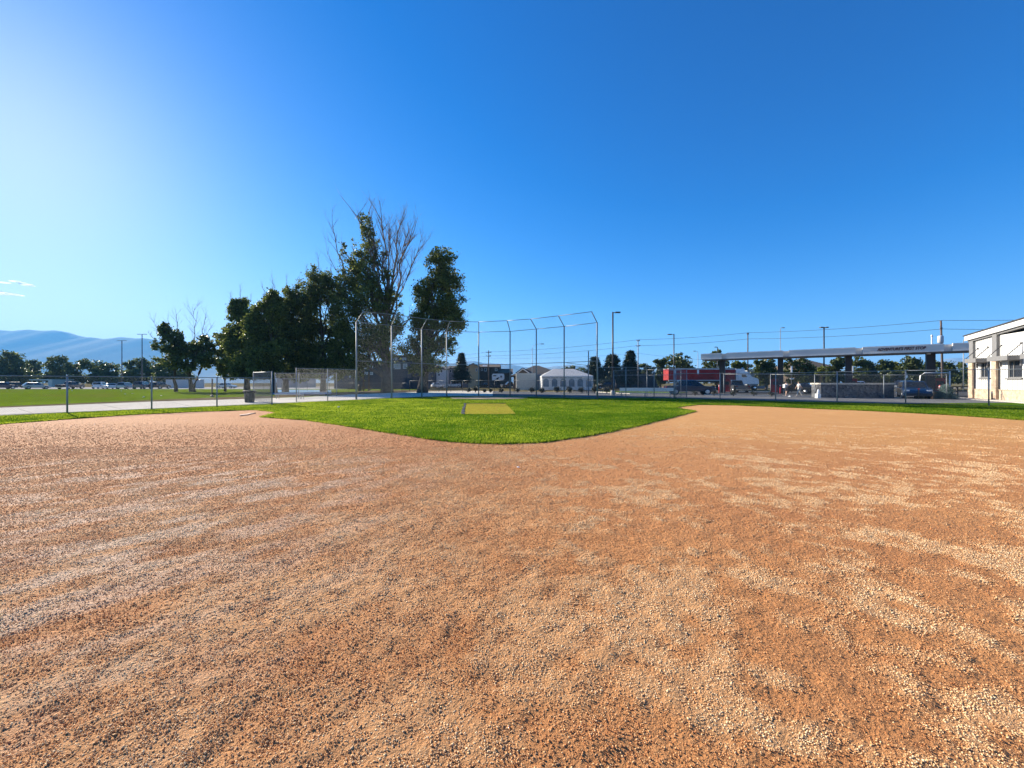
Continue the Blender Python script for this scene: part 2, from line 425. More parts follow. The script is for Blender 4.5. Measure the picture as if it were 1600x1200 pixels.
# --- loose grit lying on the dirt
def grit():
    pos = []
    for (d0, d1, dens, s0, s1) in ((0.9, 2.4, 23000, 0.0018, 0.0056), (2.4, 4.0, 12500, 0.0025, 0.0064), (4.0, 6.2, 6200, 0.0033, 0.0078), (6.2, 9.3, 2900, 0.0045, 0.0105), (9.3, 15.0, 900, 0.006, 0.014)):
        hw = d1 * 1.36 + 0.8
        n = int((d1 - d0) * 2 * hw * dens)
        x = RNG.uniform(-hw, hw, n); y = RNG.uniform(d0, d1, n)
        p = patch_of(x, y)
        rt = np.clip((x + 0.8) / 2.2, 0, 1)
        keep = (np.abs(x) < y * 1.36 + 0.8) & (RNG.random(n) < (0.50 - 0.40 * rt + (0.32 + 0.55 * rt) * p) * np.clip((15 - y) / 5, 0, 1) * (0.55 + 0.9 * vnoise(x * 6, y * 6, 77)))
        keep &= ~inpoly(x, y, GRASS_XY)
        x, y, p = x[keep], y[keep], p[keep]
        s = s0 + (s1 - s0) * RNG.random(len(x)) ** 2.2
        pos.append(np.stack([x, y, s, p], 1))
    P = np.concatenate(pos)
    n = len(P)
    base = np.array([(1, 0, 0), (0, 1, 0), (-1, 0, 0), (0, -1, 0), (0, 0, 1), (0, 0, -1)], float)
    tri = np.array([(0, 1, 4), (1, 2, 4), (2, 3, 4), (3, 0, 4), (1, 0, 5), (2, 1, 5), (3, 2, 5), (0, 3, 5)])
    a = RNG.uniform(0, 2 * np.pi, n); ca, sa = np.cos(a), np.sin(a)
    sc = RNG.uniform(0.6, 1.35, (n, 3)); sc[:, 2] *= 0.8
    V = base[None] * sc[:, None, :] + RNG.uniform(-0.28, 0.28, (n, 6, 3))
    vx = V[..., 0] * ca[:, None] - V[..., 1] * sa[:, None]; vy = V[..., 0] * sa[:, None] + V[..., 1] * ca[:, None]
    s = P[:, 2][:, None]
    zb = (fbm(P[:, 0] * 9, P[:, 1] * 9, 3, 3) - 0.5) * 0.026 * np.clip(1.25 - np.hypot(P[:, 0], P[:, 1] - 1) / 11, .12, 1) + (fbm(P[:, 0] * 1.1, P[:, 1] * 1.1, 8, 2) - .5) * 0.02
    Vw = np.stack([vx * s + P[:, 0][:, None], vy * s + P[:, 1][:, None], V[..., 2] * s + (zb + P[:, 2] * 0.5 + 0.002)[:, None]], 2)
    Fc = (tri[None] + (np.arange(n) * 6)[:, None, None]).reshape(-1, 3)
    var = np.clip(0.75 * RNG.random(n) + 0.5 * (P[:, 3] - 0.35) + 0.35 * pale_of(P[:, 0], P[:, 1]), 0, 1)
    m = bpy.data.materials.new('grit'); m.use_nodes = True
    t = m.node_tree; b = t.nodes['Principled BSDF']; b.inputs['Roughness'].default_value = 0.75; b.inputs['Specular IOR Level'].default_value = 0.3
    at = t.nodes.new('ShaderNodeAttribute'); at.attribute_name = 'var'
    r = t.nodes.new('ShaderNodeValToRGB'); e = r.color_ramp.elements
    e[0].position = 0; e[0].color = (0.50, 0.20, 0.070, 1); e[1].position = 1; e[1].color = (0.84, 0.64, 0.38, 1)
    k = e.new(0.45); k.color = (0.67, 0.385, 0.17, 1)
    t.links.new(at.outputs['Fac'], r.inputs['Fac']); t.links.new(r.outputs['Color'], b.inputs['Base Color'])
    np_mesh('loose_grit', Vw.reshape(-1, 3), Fc, m, attr=[('var', np.repeat(var, 6))], kind='stuff', label='loose tan and brown grit scattered over the infield dirt', cat='gravel')

# --- outlines read from the photograph, laid on the ground
grass_low = [(-330, 694), (-150, 677), (0, 663.5), (100, 655.5), (200, 648.8), (300, 643.8), (400, 640.8), (422, 643), (437, 645.6), (422, 648.3), (410, 652.2), (432, 653.5), (480, 657), (540, 666), (600, 675.5), (650, 683.5), (700, 690), (735, 692.8), (765, 694), (800, 693.8), (830, 692.4), (860, 690), (890, 686), (920, 681), (950, 675.5), (980, 669.5), (1010, 662.5), (1040, 655), (1065, 648.5), (1085, 643.3), (1068, 640.2), (1053, 637.8), (1066, 635.2), (1090, 632.8), (1150, 633.6), (1240, 637.3), (1360, 642.5), (1480, 648.5), (1600, 657), (1760, 670), (1950, 688)]
grass_up = [(1950, 643), (1600, 629.5), (1500, 630.5), (1415, 632.2), (1300, 629.2), (1212, 627.3), (1125, 624.8), (1054, 623), (978, 622), (933, 622.5), (882, 621), (838, 620), (797, 619.2), (748, 619), (698, 619.4), (660, 620.5), (612, 622.5), (557, 625.5), (512, 627.5), (463, 629.8), (425, 631.5), (339, 635.5), (237, 640), (105, 646), (0, 650.8), (-330, 668)]
GRASS_XY = [tuple(GP(*p)[:2]) for p in grass_low + grass_up]
def jag(pts, amp, step=0.12):
    """a ragged natural edge"""
    out = []
    for (x0, y0), (x1, y1) in zip(pts, pts[1:] + pts[:1]):
        L = math.hypot(x1 - x0, y1 - y0); n = max(1, min(60, int(L / step)))
        for k in range(n):
            t = k / n; a = amp if 0 < k else amp * 0.3
            out.append((x0 + (x1 - x0) * t + random.uniform(-a, a), y0 + (y1 - y0) * t + random.uniform(-a, a)))
    return out
flat_poly('infield_grass', jag(GRASS_XY, 0.06), -0.02, 0.035, M_turf)
grit()

def blades(name, poly, dens_of, hgt, mtl, label, n_try, dmax=60):
    xs = np.array([p[0] for p in poly]); ys = np.array([p[1] for p in poly])
    y = ys.min() + (min(ys.max(), dmax) - ys.min()) * RNG.random(n_try) ** 1.7; x = RNG.uniform(max(xs.min(), -32), min(xs.max(), 32), n_try)
    k = inpoly(x, y, poly) & (np.abs(x) < 1.36 * y + 1.5); x, y = x[k], y[k]
    tuft = vnoise(x * 2.2, y * 2.2, 21); k = RNG.random(len(x)) < 0.35 + 0.65 * tuft; x, y = x[k], y[k]
    x = np.concatenate([x, EDGE[0]]); y = np.concatenate([y, EDGE[1]])
    mat_xy = [tuple(GP(*q)[:2]) for q in ((722.5, 648.4), (806, 648), (790, 631.6), (727, 631.4))]
    k = ~inpoly(x, y, mat_xy) | (RNG.random(len(x)) < 0.14); x, y = x[k], y[k]
    n = len(x); a = RNG.uniform(0, 2 * np.pi, n)
    wd = 0.0035 + 0.00085 * y * RNG.uniform(0.6, 1.4, n); h = hgt * RNG.uniform(0.5, 1.4, n) * (0.7 + 0.6 * vnoise(x * 1.3, y * 1.3, 9))
    lx, ly = RNG.normal(0, 0.5, n) * h, RNG.normal(0, 0.5, n) * h
    z0 = np.full(n, 0.02)
    A = np.stack([x - np.cos(a) * wd, y - np.sin(a) * wd, z0], 1); B = np.stack([x + np.cos(a) * wd, y + np.sin(a) * wd, z0], 1)
    T = np.stack([x + lx, y + ly, 0.03 + h], 1)
    V = np.stack([A, B, T], 1).reshape(-1, 3); Fc = np.arange(3 * n).reshape(-1, 3)
    var = np.clip(0.5 * RNG.random(n) + 1.5 * (fbm(x * 0.45, y * 0.45, 17, 4) - .5) + 0.9 * (fbm(x * 2.5, y * 2.5, 19, 3) - .5) + 0.012 * np.clip(-x, -8, 8) + .28, 0, 1)
    np_mesh(name, V, Fc, mtl, attr=[('var', np.repeat(var, 3))], kind='stuff', label=label, cat='grass')
M_blade = leaf_mat('grass blade', (0.065, 0.15, 0.006), (0.34, 0.40, 0.032), 0.55, rough=0.6, spec=0.06)
# a fringe of longer blades along the cut edge above the dirt
ex, ey = [], []
low_xy = [tuple(GP(*p)[:2]) for p in grass_low]
for (x0, y0), (x1, y1) in zip(low_xy, low_xy[1:]):
    L = math.hypot(x1 - x0, y1 - y0); n = int(L * 160)
    t = RNG.random(n); ex.append(x0 + (x1 - x0) * t + RNG.normal(0, 0.06, n)); ey.append(y0 + (y1 - y0) * t + RNG.normal(0, 0.06, n))
EDGE = (np.concatenate(ex), np.concatenate(ey))
blades('grass_blades', GRASS_XY, None, 0.042, M_blade, 'short green grass blades standing all over the infield grass', 620000)

# concrete apron outside the fences and round the backstop
conc_low = [(-330, 667), (0, 650.3), (105, 645.6), (237, 639.6), (339, 635.1), (425, 631.1), (463, 629.4), (512, 627.1), (557, 625.1), (612, 622.1), (660, 620.1), (698, 619), (748, 618.6), (797, 618.8), (838, 619.6), (882, 620.6), (933, 622.1), (978, 621.6), (1054, 622.6), (1125, 624), (1212, 626.9), (1300, 628.6), (1415, 631.6), (1440, 631), (1600, 630), (1900, 642)]
conc_up = [(1900, 629), (1600, 624.2), (1415, 622.6), (1300, 621), (1212, 619.3), (1100, 617.4), (1000, 615.4), (900, 613.6), (800, 612), (720, 611), (660, 612.3), (612, 614.3), (557, 616.6), (480, 621), (430, 622.5), (340, 625.6), (240, 628.3), (100, 634.3), (0, 638.3), (-330, 651)]
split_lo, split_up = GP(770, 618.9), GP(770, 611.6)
flat_poly('concrete_path', [tuple(GP(*p)[:2]) for p in conc_low if p[0] < 770] + [tuple(split_lo[:2]), tuple(split_up[:2])] + [tuple(GP(*p)[:2]) for p in conc_up if p[0] < 770], -0.03, 0.05, M_conc)
M_pave = ground_mat('grey apron', [(0.13, 0.13, 0.132), (0.17, 0.17, 0.17), (0.215, 0.21, 0.205)], 0.35, 0.1, 14.0, fine=(3.0, 0.12), rough=0.9)
flat_poly('grey_path', [tuple(split_lo[:2])] + [tuple(GP(*p)[:2]) for p in conc_low if p[0] > 770] + [tuple(GP(*p)[:2]) for p in conc_up if p[0] > 770] + [tuple(split_up[:2])], -0.03, 0.048, M_pave)  # right-hand part of the same apron, coloured a darker grey
# expansion joints, cut as thin dark strips laid just above the slab
jb = MB()
for (a, b) in (((28, 640), (55, 648.5)), ((150, 631.5), (196, 641.8)), ((262, 628), (300, 636.8)), ((590, 615.2), (603, 622.4)), ((1270, 621), (1286, 627.2)), ((1350, 622), (1330, 627.8)), ((1100, 617.7), (1094, 623))):
    p, q = GP(*a), GP(*b); d = (q - p).normalized(); s = Vector((-d.y, d.x, 0)) * 0.02
    jb.add([p + s + Vector((0, 0, .054)), p - s + Vector((0, 0, .054)), q - s + Vector((0, 0, .054)), q + s + Vector((0, 0, .054))], [(0, 1, 2, 3)])
tag(jb.build('path_joints', mat('joint', (0.12, 0.11, 0.10), 0.95)), kind='structure')

lawn = [(-330, 651.5), (0, 638.6), (100, 634.6), (240, 628.6), (340, 625.9), (430, 622.8), (480, 621.3), (557, 616.9), (600, 614.9)]
lawn_xy = [tuple(GP(*p)[:2]) for p in lawn] + [(-22, 92), (-180, 92), (-180, 30)]
flat_poly('park_lawn', jag(lawn_xy, 0.05, 1.0), -0.05, 0.028, M_lawn)
# worn soil along the far side of the path and under the big trees
def patch_ground(name, pts, z, m):
    xy = [tuple(GP(*p)[:2]) for p in pts]
    flat_poly(name, jag(xy, 0.15, 0.8), -0.04, z, m)
patch_ground('worn_soil', [(-200, 646), (0, 637.8), (100, 633.6), (240, 627.8), (340, 625.2), (430, 622), (430, 619), (340, 621.5), (240, 625.6), (100, 631.5), (0, 636), (-200, 643)], 0.034, M_mud)
patch_ground('worn_soil', [(428, 622), (520, 617.9), (600, 614.4), (690, 612), (725, 611.5), (725, 609.8), (640, 609.4), (580, 610.6), (520, 614.2), (430, 618)], 0.036, M_mud)
patch_ground('blue_court', [(424, 616.5), (517, 616.2), (517, 609.8), (428, 609.2)], 0.05, M_court)
# pale parking lot beyond the lawn
M_lot = ground_mat('pale lot paving', [(0.36, 0.34, 0.31), (0.42, 0.40, 0.37), (0.48, 0.46, 0.42)], 0.1, 0.05, 4.0, fine=(1.0, 0.1))
flat_poly('parking_lot', [(-200, 91.5), (-42, 91.5), (-42, 135), (-260, 135)], -0.05, 0.036, M_lot)
# asphalt of the fuel station and the street
flat_poly('station_asphalt', [(11.5, 60), (16.5, 52), (24, 46.2), (31.5, 40.8), (42, 36.4), (52, 33.2), (75, 22), (110, 40), (110, 72), (10, 72)], -0.05, 0.02, M_asph)
flat_poly('street', [(-120, 160), (140, 104), (140, 116), (-120, 172)], -0.05, 0.02, M_lot)
cb = MB()
for (p, q) in ((G(1060, 70.5), G(1330, 58)), (G(1100, 47.5), G(1415, 38.3)), (G(1415, 38.3), G(1520, 35.6)), (G(930, 62), G(985, 51))):
    d = (q - p); L = d.length; cb.box(((p + q) / 2) + Vector((0, 0, 0.055)), (L, 0.16, 0.15), math.atan2(d.y, d.x))
tag(cb.build('kerbs', M_conc), kind='structure')
flat_poly('planted_strip', [tuple(G(px, D)[:2]) for px, D in ((1160, 72.5), (1330, 60.5), (1330, 66), (1160, 79))], -0.05, 0.09, M_dry)
flat_poly('planted_strip', [tuple(G(px, D)[:2]) for px, D in ((935, 62.5), (1060, 56), (1075, 60), (950, 68))], -0.05, 0.06, M_lawn)

# pitching mat and its dark rubber edging; home plate clay
mx_ = [GP(722.5, 648.4), GP(806, 648), GP(790, 631.6), (GP(727, 631.4))]
mt = thing('pitching_mat', (mx_[0] + mx_[2]) / 2, 'flat yellow-green turf pitching mat with dark edging, set in the infield grass', 'mat')
fb = MB(); fb.prism([(p.x, p.y) for p in mx_], 0.0, 0.048); fb.build('mat_surface', M_mat, mt)
eb = MB()
for i, (a, b) in enumerate(((mx_[3], mx_[0]), (mx_[3], mx_[2]))):
    n_ = 7
    for k in range(n_):
        p, q = a.lerp(b, k / n_), a.lerp(b, (k + 1) / n_); d = q - p
        eb.box((p + q) / 2 + Vector((random.uniform(-.03, .03), random.uniform(-.03, .03), 0.035)), (d.length * 1.02, 0.10 + random.uniform(0, .07), 0.05 + random.uniform(0, .03)), math.atan2(d.y, d.x) + random.uniform(-.05, .05))
eb.build('mat_edging', mat('black rubber', (0.018, 0.018, 0.02), 0.7), mt)
hp = [(-2.3 + 3.7 * math.cos(t) * random.uniform(.94, 1.04), 37.6 + 3.0 * math.sin(t) * random.uniform(.94, 1.04)) for t in np.linspace(0, 2 * math.pi, 40)[:-1]]
flat_poly('home_plate_clay', hp, -0.02, 0.085, M_clay)

# third base: a worn pale slab half sunk in the dirt
tbp = [GP(375, 650.2), GP(387, 648.9), GP(393, 647.3), GP(400, 645.8), GP(389, 646.4), GP(381, 648.0), GP(374, 648.9)]
o = MB().prism([(p.x, p.y) for p in tbp], -0.02, 0.04).build('base_plate', mat('dirty rubber', (0.50, 0.30, 0.20), 0.9, var=0.35, scale=6))
tag(o, 'worn pale base lying in the dirt beside the left tip of the infield grass', 'base')

# scraps of litter
def scrap(p, s, label, group, m):
    b = MB(); n = 7
    ring = [(math.cos(2 * math.pi * k / n) * s * random.uniform(.6, 1.2), math.sin(2 * math.pi * k / n) * s * random.uniform(.6, 1.2)) for k in range(n)]
    vs = [(p.x + x, p.y + y, p.z + random.uniform(0, .3) * s) for x, y in ring] + [(p.x + random.uniform(-.2, .2) * s, p.y, p.z + s * random.uniform(.5, .9)), (p.x, p.y, p.z - .01)]
    b.add(vs, [(k, (k + 1) % n, n) for k in range(n)] + [((k + 1) % n, k, n + 1) for k in range(n)])
    return tag(b.build('litter_scrap', m), label, 'litter', group)
M_paper = mat('white paper', (0.8, 0.8, 0.78), 0.7, var=0.05)
scrap(GP(810, 731.5) + Vector((0, 0, .015)), 0.035, 'small white scrap alone on the open dirt in front of the grass tip', None, M_paper)
scrap(GP(529, 637.3) + Vector((0, 0, .05)), 0.10, 'white scrap of paper on the bright infield grass left of the pitching mat', None, M_paper)
for (px, py) in ((198, 608.9), (204, 608.9), (189.5, 611.3), (195.5, 616.4), (206.5, 615.4), (224.5, 621.3), (252, 619), (112.5, 611.2), (310, 608.6), (353, 610.2)):
    p = GP(px, py); scrap(p + Vector((0, 0, .04)), 0.13, 'tiny white speck lying on the sunny park lawn beyond the left fence', 'white specks on the park lawn', M_paper)
# ================================================================== fences and backstop
M_galv = mat('galvanised steel', (0.29, 0.305, 0.31), 0.55, 0.3, var=0.1)
M_wire = mat('galvanised wire', (0.17, 0.182, 0.187), 0.6, 0.25, var=0.05)
M_dsteel = mat('dark painted steel', (0.035, 0.035, 0.04), 0.5, 0.2)

def chain_link(mb, a, b, zb, zt, pitch=0.085, r=0.0024):
    """diagonal wires of a chain-link panel between two posts; a, b in world xy, clipped to the panel"""
    a, b = Vector((a[0], a[1])), Vector((b[0], b[1])); L = (b - a).length; u = (b - a) / L; H = zt - zb
    nrm = Vector((-u.y, u.x, 0))
    ring = [(math.cos(t), math.sin(t)) for t in (0.5, 2.6, 4.7)]
    k = -H
    while k < L:
        for s in (1, -1):
            t0, t1 = max(0.0, k), min(L, k + H)
            if t1 - t0 < 0.02: continue
            h0, h1 = t0 - k, t1 - k
            if s < 0: h0, h1 = H - h0, H - h1
            p = Vector((a.x + u.x * t0, a.y + u.y * t0, zb + h0)); q = Vector((a.x + u.x * t1, a.y + u.y * t1, zb + h1))
            d = (q - p).normalized(); n2 = d.cross(nrm)
            vs = [p + (nrm * c + n2 * s_) * r for c, s_ in ring] + [q + (nrm * c + n2 * s_) * r for c, s_ in ring]
            mb.add(vs, [(0, 1, 4, 3), (1, 2, 5, 4), (2, 0, 3, 5)])
        k += pitch

def fence_line(name, label, posts, zrail, group=None, pr=0.036, rr=0.025, zb=0.06, z_rails=(), pm=None, cap=0.05, bottom=True, meshpitch=0.085, wire_r=0.0024):
    """posts: world xy list; zrail: heights of the top rail at the posts"""
    t = thing(name, (posts[0][0], posts[0][1], 0), label, 'fence', group)
    for (x, y), z in zip(posts, zrail):
        b = MB(); b.tube([(x, y, 0), (x, y, z + 0.01)], pr, 8); b.lathe((x, y, z + 0.01), [(pr * 1.25, 0), (pr * 1.2, .025), (0.01, cap)], 8)
        b.build('post', pm or M_galv, t)
    rb = MB(); wb = MB(); mr = MB(); br = MB()
    for i in range(len(posts) - 1):
        p, q = Vector((*posts[i], zrail[i])), Vector((*posts[i + 1], zrail[i + 1]))
        rb.tube([p, q], rr, 6)
        for zr in z_rails: mr.tube([(p.x, p.y, zr), (q.x, q.y, zr)], rr, 6)
        if bottom: br.tube([(p.x, p.y, zb + .02), (q.x, q.y, zb + .02)], 0.005, 4)
        chain_link(wb, p, q, zb, min(p.z, q.z) + 0.03, meshpitch, wire_r)
    rb.build('top_rail', M_galv, t)
    if mr.v: mr.build('mid_rail', M_galv, t)
    if br.v: br.build('tension_wire', M_wire, t)
    wb.build('chain_link', M_wire, t)
    return t

def XY(px, D): return (gx(px, D), D)

# left foul-line fence, six feet high
LP = []
for px, D in ((425, 26.2), (339, 24.2), (237, 21.6), (105, 19.2)): LP.append(XY(px, D))
dx, dy = LP[-1][0] - LP[-2][0], LP[-1][1] - LP[-2][1]
for k in range(1, 4): LP.append((LP[3][0] + dx * k, LP[3][1] + dy * k))
fence_line('chain_link_fence', 'low galvanised chain-link fence beside the pale concrete path and trash bin', LP, [1.87] * len(LP))
# right foul-line fence, eight feet
RP = [XY(1054, 34.5), XY(1125, 33.0), XY(1212, 30.5), XY(1308, 29.0), XY(1415, 27.4), XY(1545, 25.2), XY(1700, 23)]
fence_line('chain_link_fence', 'long galvanised chain-link fence in front of the fuel station and white building', RP, [2.37, 2.36, 2.30, 2.37, 2.42, 2.42, 2.4])
# a second, nearer run of bright posts seen at the kerb
SP = [XY(1131, 44.5), XY(1204, 41.5), XY(1273, 38.6), XY(1381, 37.0), XY(1479, 35.2)]
fence_line('chain_link_fence', 'kerbside chain-link fence standing in front of the dark stone wall', SP, [2.55, 2.45, 2.35, 2.3, 2.25], meshpitch=0.10)

# left dugout
fence_line('dugout_fence', 'tall front fence of the left dugout, joined to the backstop', [XY(463, 30.2), XY(512, 32.0), XY(556, 34.3)], [gz(575.3, 30.2), gz(576.3, 32.0), gz(577.3, 34.3)])
fence_line('dugout_fence', 'dugout side panel of dense mesh behind the grey trash bin', [XY(425, 26.6), XY(396, 31.5)], [gz(581, 26.6), gz(582, 31.5)], meshpitch=0.07, wire_r=0.0021)
fence_line('dugout_fence', 'rear fence of the left dugout in front of the blue court', [XY(430, 38.0), XY(467, 40), XY(526, 42.5)], [gz(583, 38), gz(583, 40), gz(583, 42.5)], z_rails=(gz(592, 40),), zb=0.3)
# right dugout
fence_line('dugout_fence', 'tall front fence of the right dugout, beside the aluminium bench', [XY(934, 35.2), XY(978, 36.5), XY(1022, 36.0), XY(1053, 34.9)], [gz(574, 35.2), gz(574, 36.5), gz(574, 36.0), gz(578, 34.9)])
fence_line('dugout_fence', 'rear fence of the right dugout behind the aluminium bench', [XY(959, 43), XY(1011, 42.5), XY(1064, 41)], [gz(579, 43), gz(577.5, 42.5), gz(579, 41)], z_rails=(gz(586, 42),))
fence_line('dugout_fence', 'dense mesh gate panel of the right dugout in front of the navy pickup', [XY(1056, 36.5), XY(1073, 38.5)], [gz(578, 36.5), gz(577, 38.5)], meshpitch=0.065, wire_r=0.0021)

# backstop
bx = [557, 612, 659, 698, 748, 797, 838, 881.5, 933]
bD = [34.6, 36.7, 39.2, 41.0, 41.6, 41.0, 39.2, 37.4, 35.0]
ex_ = [567.5, 620, 667, 703, 748, 792.5, 829, 872.5, 924.5]
BZ, EZ, MZ = 7.03, 7.9, 3.52
eD = [(EZ - EYE) * F / v for v in (111, 106, 99.5, 96, 95, 97, 99.5, 104.5, 111)]
bs = thing('backstop', (gx(748, 41), 41, 0), 'tall curved chain-link backstop with inward leaning top behind home plate', 'backstop')
topb, midb, lowb, endb, wb = MB(), MB(), MB(), MB(), MB()
for i in range(9):
    p = G(bx[i], bD[i]); q = p + Vector((0, 0, BZ)); e = Vector((gx(ex_[i], eD[i]), eD[i], EZ))
    b = MB(); b.tube([p, q], 0.062, 10); b.tube([q, e], 0.04, 8); b.build('post', M_galv, bs)
    if i < 8:
        p2 = G(bx[i + 1], bD[i + 1]); q2 = p2 + Vector((0, 0, BZ)); e2 = Vector((gx(ex_[i + 1], eD[i + 1]), eD[i + 1], EZ))
        topb.tube([q, q2], 0.028, 6); endb.tube([e, e2], 0.03, 6)
        midb.tube([p + Vector((0, 0, MZ)), p2 + Vector((0, 0, MZ))], 0.028, 6)
        lowb.tube([p + Vector((0, 0, .1)), p2 + Vector((0, 0, .1))], 0.02, 6)
        chain_link(wb, p[:2], p2[:2], 0.06, BZ, 0.085, 0.0017)
        # sloping top mesh
        for k in range(1, 24):
            t = k / 24; wb.tube([q.lerp(q2, t), e.lerp(e2, min(1, t + .12))], 0.003, 3, False); wb.tube([q.lerp(q2, t), e.lerp(e2, max(0, t - .12))], 0.003, 3, False)
topb.build('top_rail', M_galv, bs); midb.build('mid_rail', M_galv, bs); lowb.build('bottom_rail', M_galv, bs); endb.build('overhang_rail', M_galv, bs); wb.build('chain_link', M_wire, bs)

# park boundary fence behind the backstop: thin dark posts
bp_ = [XY(px, D) for px, D in ((640, 66), (669, 65), (686, 64), (704.5, 63), (723, 62), (742.5, 61), (773, 59.5), (803, 58), (838, 56.5), (876.5, 55), (917, 53.5), (962, 52))]
fence_line('boundary_fence', 'thin dark chain-link boundary fence between the park and the dry field', bp_, [1.9] * len(bp_), pr=0.03, rr=0.015, pm=M_dsteel, meshpitch=0.14, wire_r=0.002)
bp_ = [XY(px, D) for px, D in ((412, 74), (440, 73), (480, 72), (515, 71), (545, 70), (575, 69), (602, 68), (628, 67), (640, 66))]
fence_line('boundary_fence', 'thin dark chain-link boundary fence behind the big cottonwoods and the blue court', bp_, [1.5] * len(bp_), pr=0.03, rr=0.015, pm=M_dsteel, meshpitch=0.14, wire_r=0.002)

# ================================================================== trees
M_bark = mat('grey bark', (0.07, 0.055, 0.042), 0.9, var=0.35, scale=2.0, bump=0.8, bscale=6)
M_bark_mid = mat('light grey bark', (0.14, 0.11, 0.085), 0.9, var=0.35, scale=2.0, bump=0.8, bscale=6)
M_bark_pale = mat('pale dead wood', (0.26, 0.20, 0.16), 0.9, var=0.3, scale=2.0, bump=0.5, bscale=8)
LEAF = {
    'cottonwood': leaf_mat('cottonwood leaves', (0.028, 0.046, 0.010), (0.25, 0.28, 0.06), 0.45, rough=0.5, spec=0.25),
    'maple': leaf_mat('maple leaves', (0.024, 0.040, 0.012), (0.17, 0.20, 0.045), 0.4),
    'lime': leaf_mat('yellow green leaves', (0.09, 0.115, 0.016), (0.20, 0.22, 0.035), 0.4),
    'pine': leaf_mat('pine needles', (0.014, 0.026, 0.014), (0.05, 0.075, 0.035), 0.15),
    'blue': leaf_mat('blue spruce needles', (0.11, 0.17, 0.155), (0.22, 0.31, 0.28), 0.15),
    'olive': leaf_mat('olive green leaves', (0.035, 0.050, 0.012), (0.11, 0.135, 0.030), 0.3),
    'shrub': leaf_mat('dark shrub leaves', (0.018, 0.024, 0.013), (0.07, 0.075, 0.045), 0.2),
}

def leaf_cloud(C_, R_, n_clump, per, leaf, seed, shell=0.45, clump_r=0.22, up=0.0):
    """leaf-sized quads in clumps through a set of ellipsoids. C_, R_: (k,3) arrays"""
    rng = np.random.default_rng(seed)
    vol = (R_[:, 0] * R_[:, 1] * R_[:, 2]) ** 0.72; vol = vol / vol.sum()
    pick = rng.choice(len(C_), n_clump, p=vol)
    d = rng.normal(size=(n_clump, 3)); d /= np.linalg.norm(d, axis=1)[:, None]
    rr = rng.random(n_clump) ** shell
    cc = C_[pick] + d * rr[:, None] * R_[pick]
    cr = R_[pick].min(axis=1) * clump_r * rng.uniform(0.6, 1.5, n_clump)
    m = rng.poisson(per, n_clump) + 2
    idx = np.repeat(np.arange(n_clump), m); n = len(idx)
    off = rng.normal(size=(n, 3)) * cr[idx][:, None] * np.array([1, 1, 0.75])
    pos = cc[idx] + off
    cv = rng.random(n_clump)
    L = leaf * rng.uniform(0.55, 1.35, n)
    u = rng.normal(size=(n, 3)); u[:, 2] -= 0.5; u /= np.linalg.norm(u, axis=1)[:, None]
    v = rng.normal(size=(n, 3)); v -= (v * u).sum(1)[:, None] * u; v /= np.linalg.norm(v, axis=1)[:, None]
    wv = np.cross(u, v)
    a = pos; b = pos + (u * 0.5 + v * 0.38 + wv * .1) * L[:, None]; c_ = pos + u * L[:, None]; e = pos + (u * 0.5 - v * 0.38 + wv * .1) * L[:, None]
    V = np.stack([a, b, c_, e], 1).reshape(-1, 3); Fc = np.arange(4 * n).reshape(-1, 4)
    var = np.clip(0.55 * cv[idx] + 0.55 * rng.random(n) - 0.05, 0, 1)
    return V, Fc, np.repeat(var, 4)

def limb(mb, a, b, r0, r1, wob, n=5, sides=6):
    pts = []; a, b = Vector(a), Vector(b); L = (b - a).length
    for i in range(n + 1):
        t = i / n; p = a.lerp(b, t); k = math.sin(math.pi * t) * L * wob
        pts.append(p + Vector((random.uniform(-k, k), random.uniform(-k, k), random.uniform(-k, k) * .4 + math.sin(math.pi * t) * L * 0.05)))
    mb.tube(pts, [r0 + (r1 - r0) * (i / n) ** 0.8 for i in range(n + 1)], sides)
    return pts

def twigs(mb, p, d, L, r, depth, spread=0.45):
    d = d.normalized(); pts = [p]; q = p; n = 4
    for i in range(n):
        d = (d + Vector((random.uniform(-1, 1), random.uniform(-1, 1), random.uniform(-.4, .8))) * 0.13).normalized()
        q = q + d * L / n; pts.append(q)
        if depth > 0 and i >= 1 - (depth > 2):
            for _ in range(random.choice((1, 1, 2))):
                s = Vector((random.uniform(-1, 1), random.uniform(-1, 1), random.uniform(-.2, .6))) * spread
                twigs(mb, q, d + s, L * random.uniform(0.4, 0.62), r * (1 - (i + 1) / n * .6) * 0.6, depth - 1, spread)
    mb.tube(pts, [r * (1 - .72 * i / n) for i in range(n + 1)], 5 if r > .03 else 3, False)

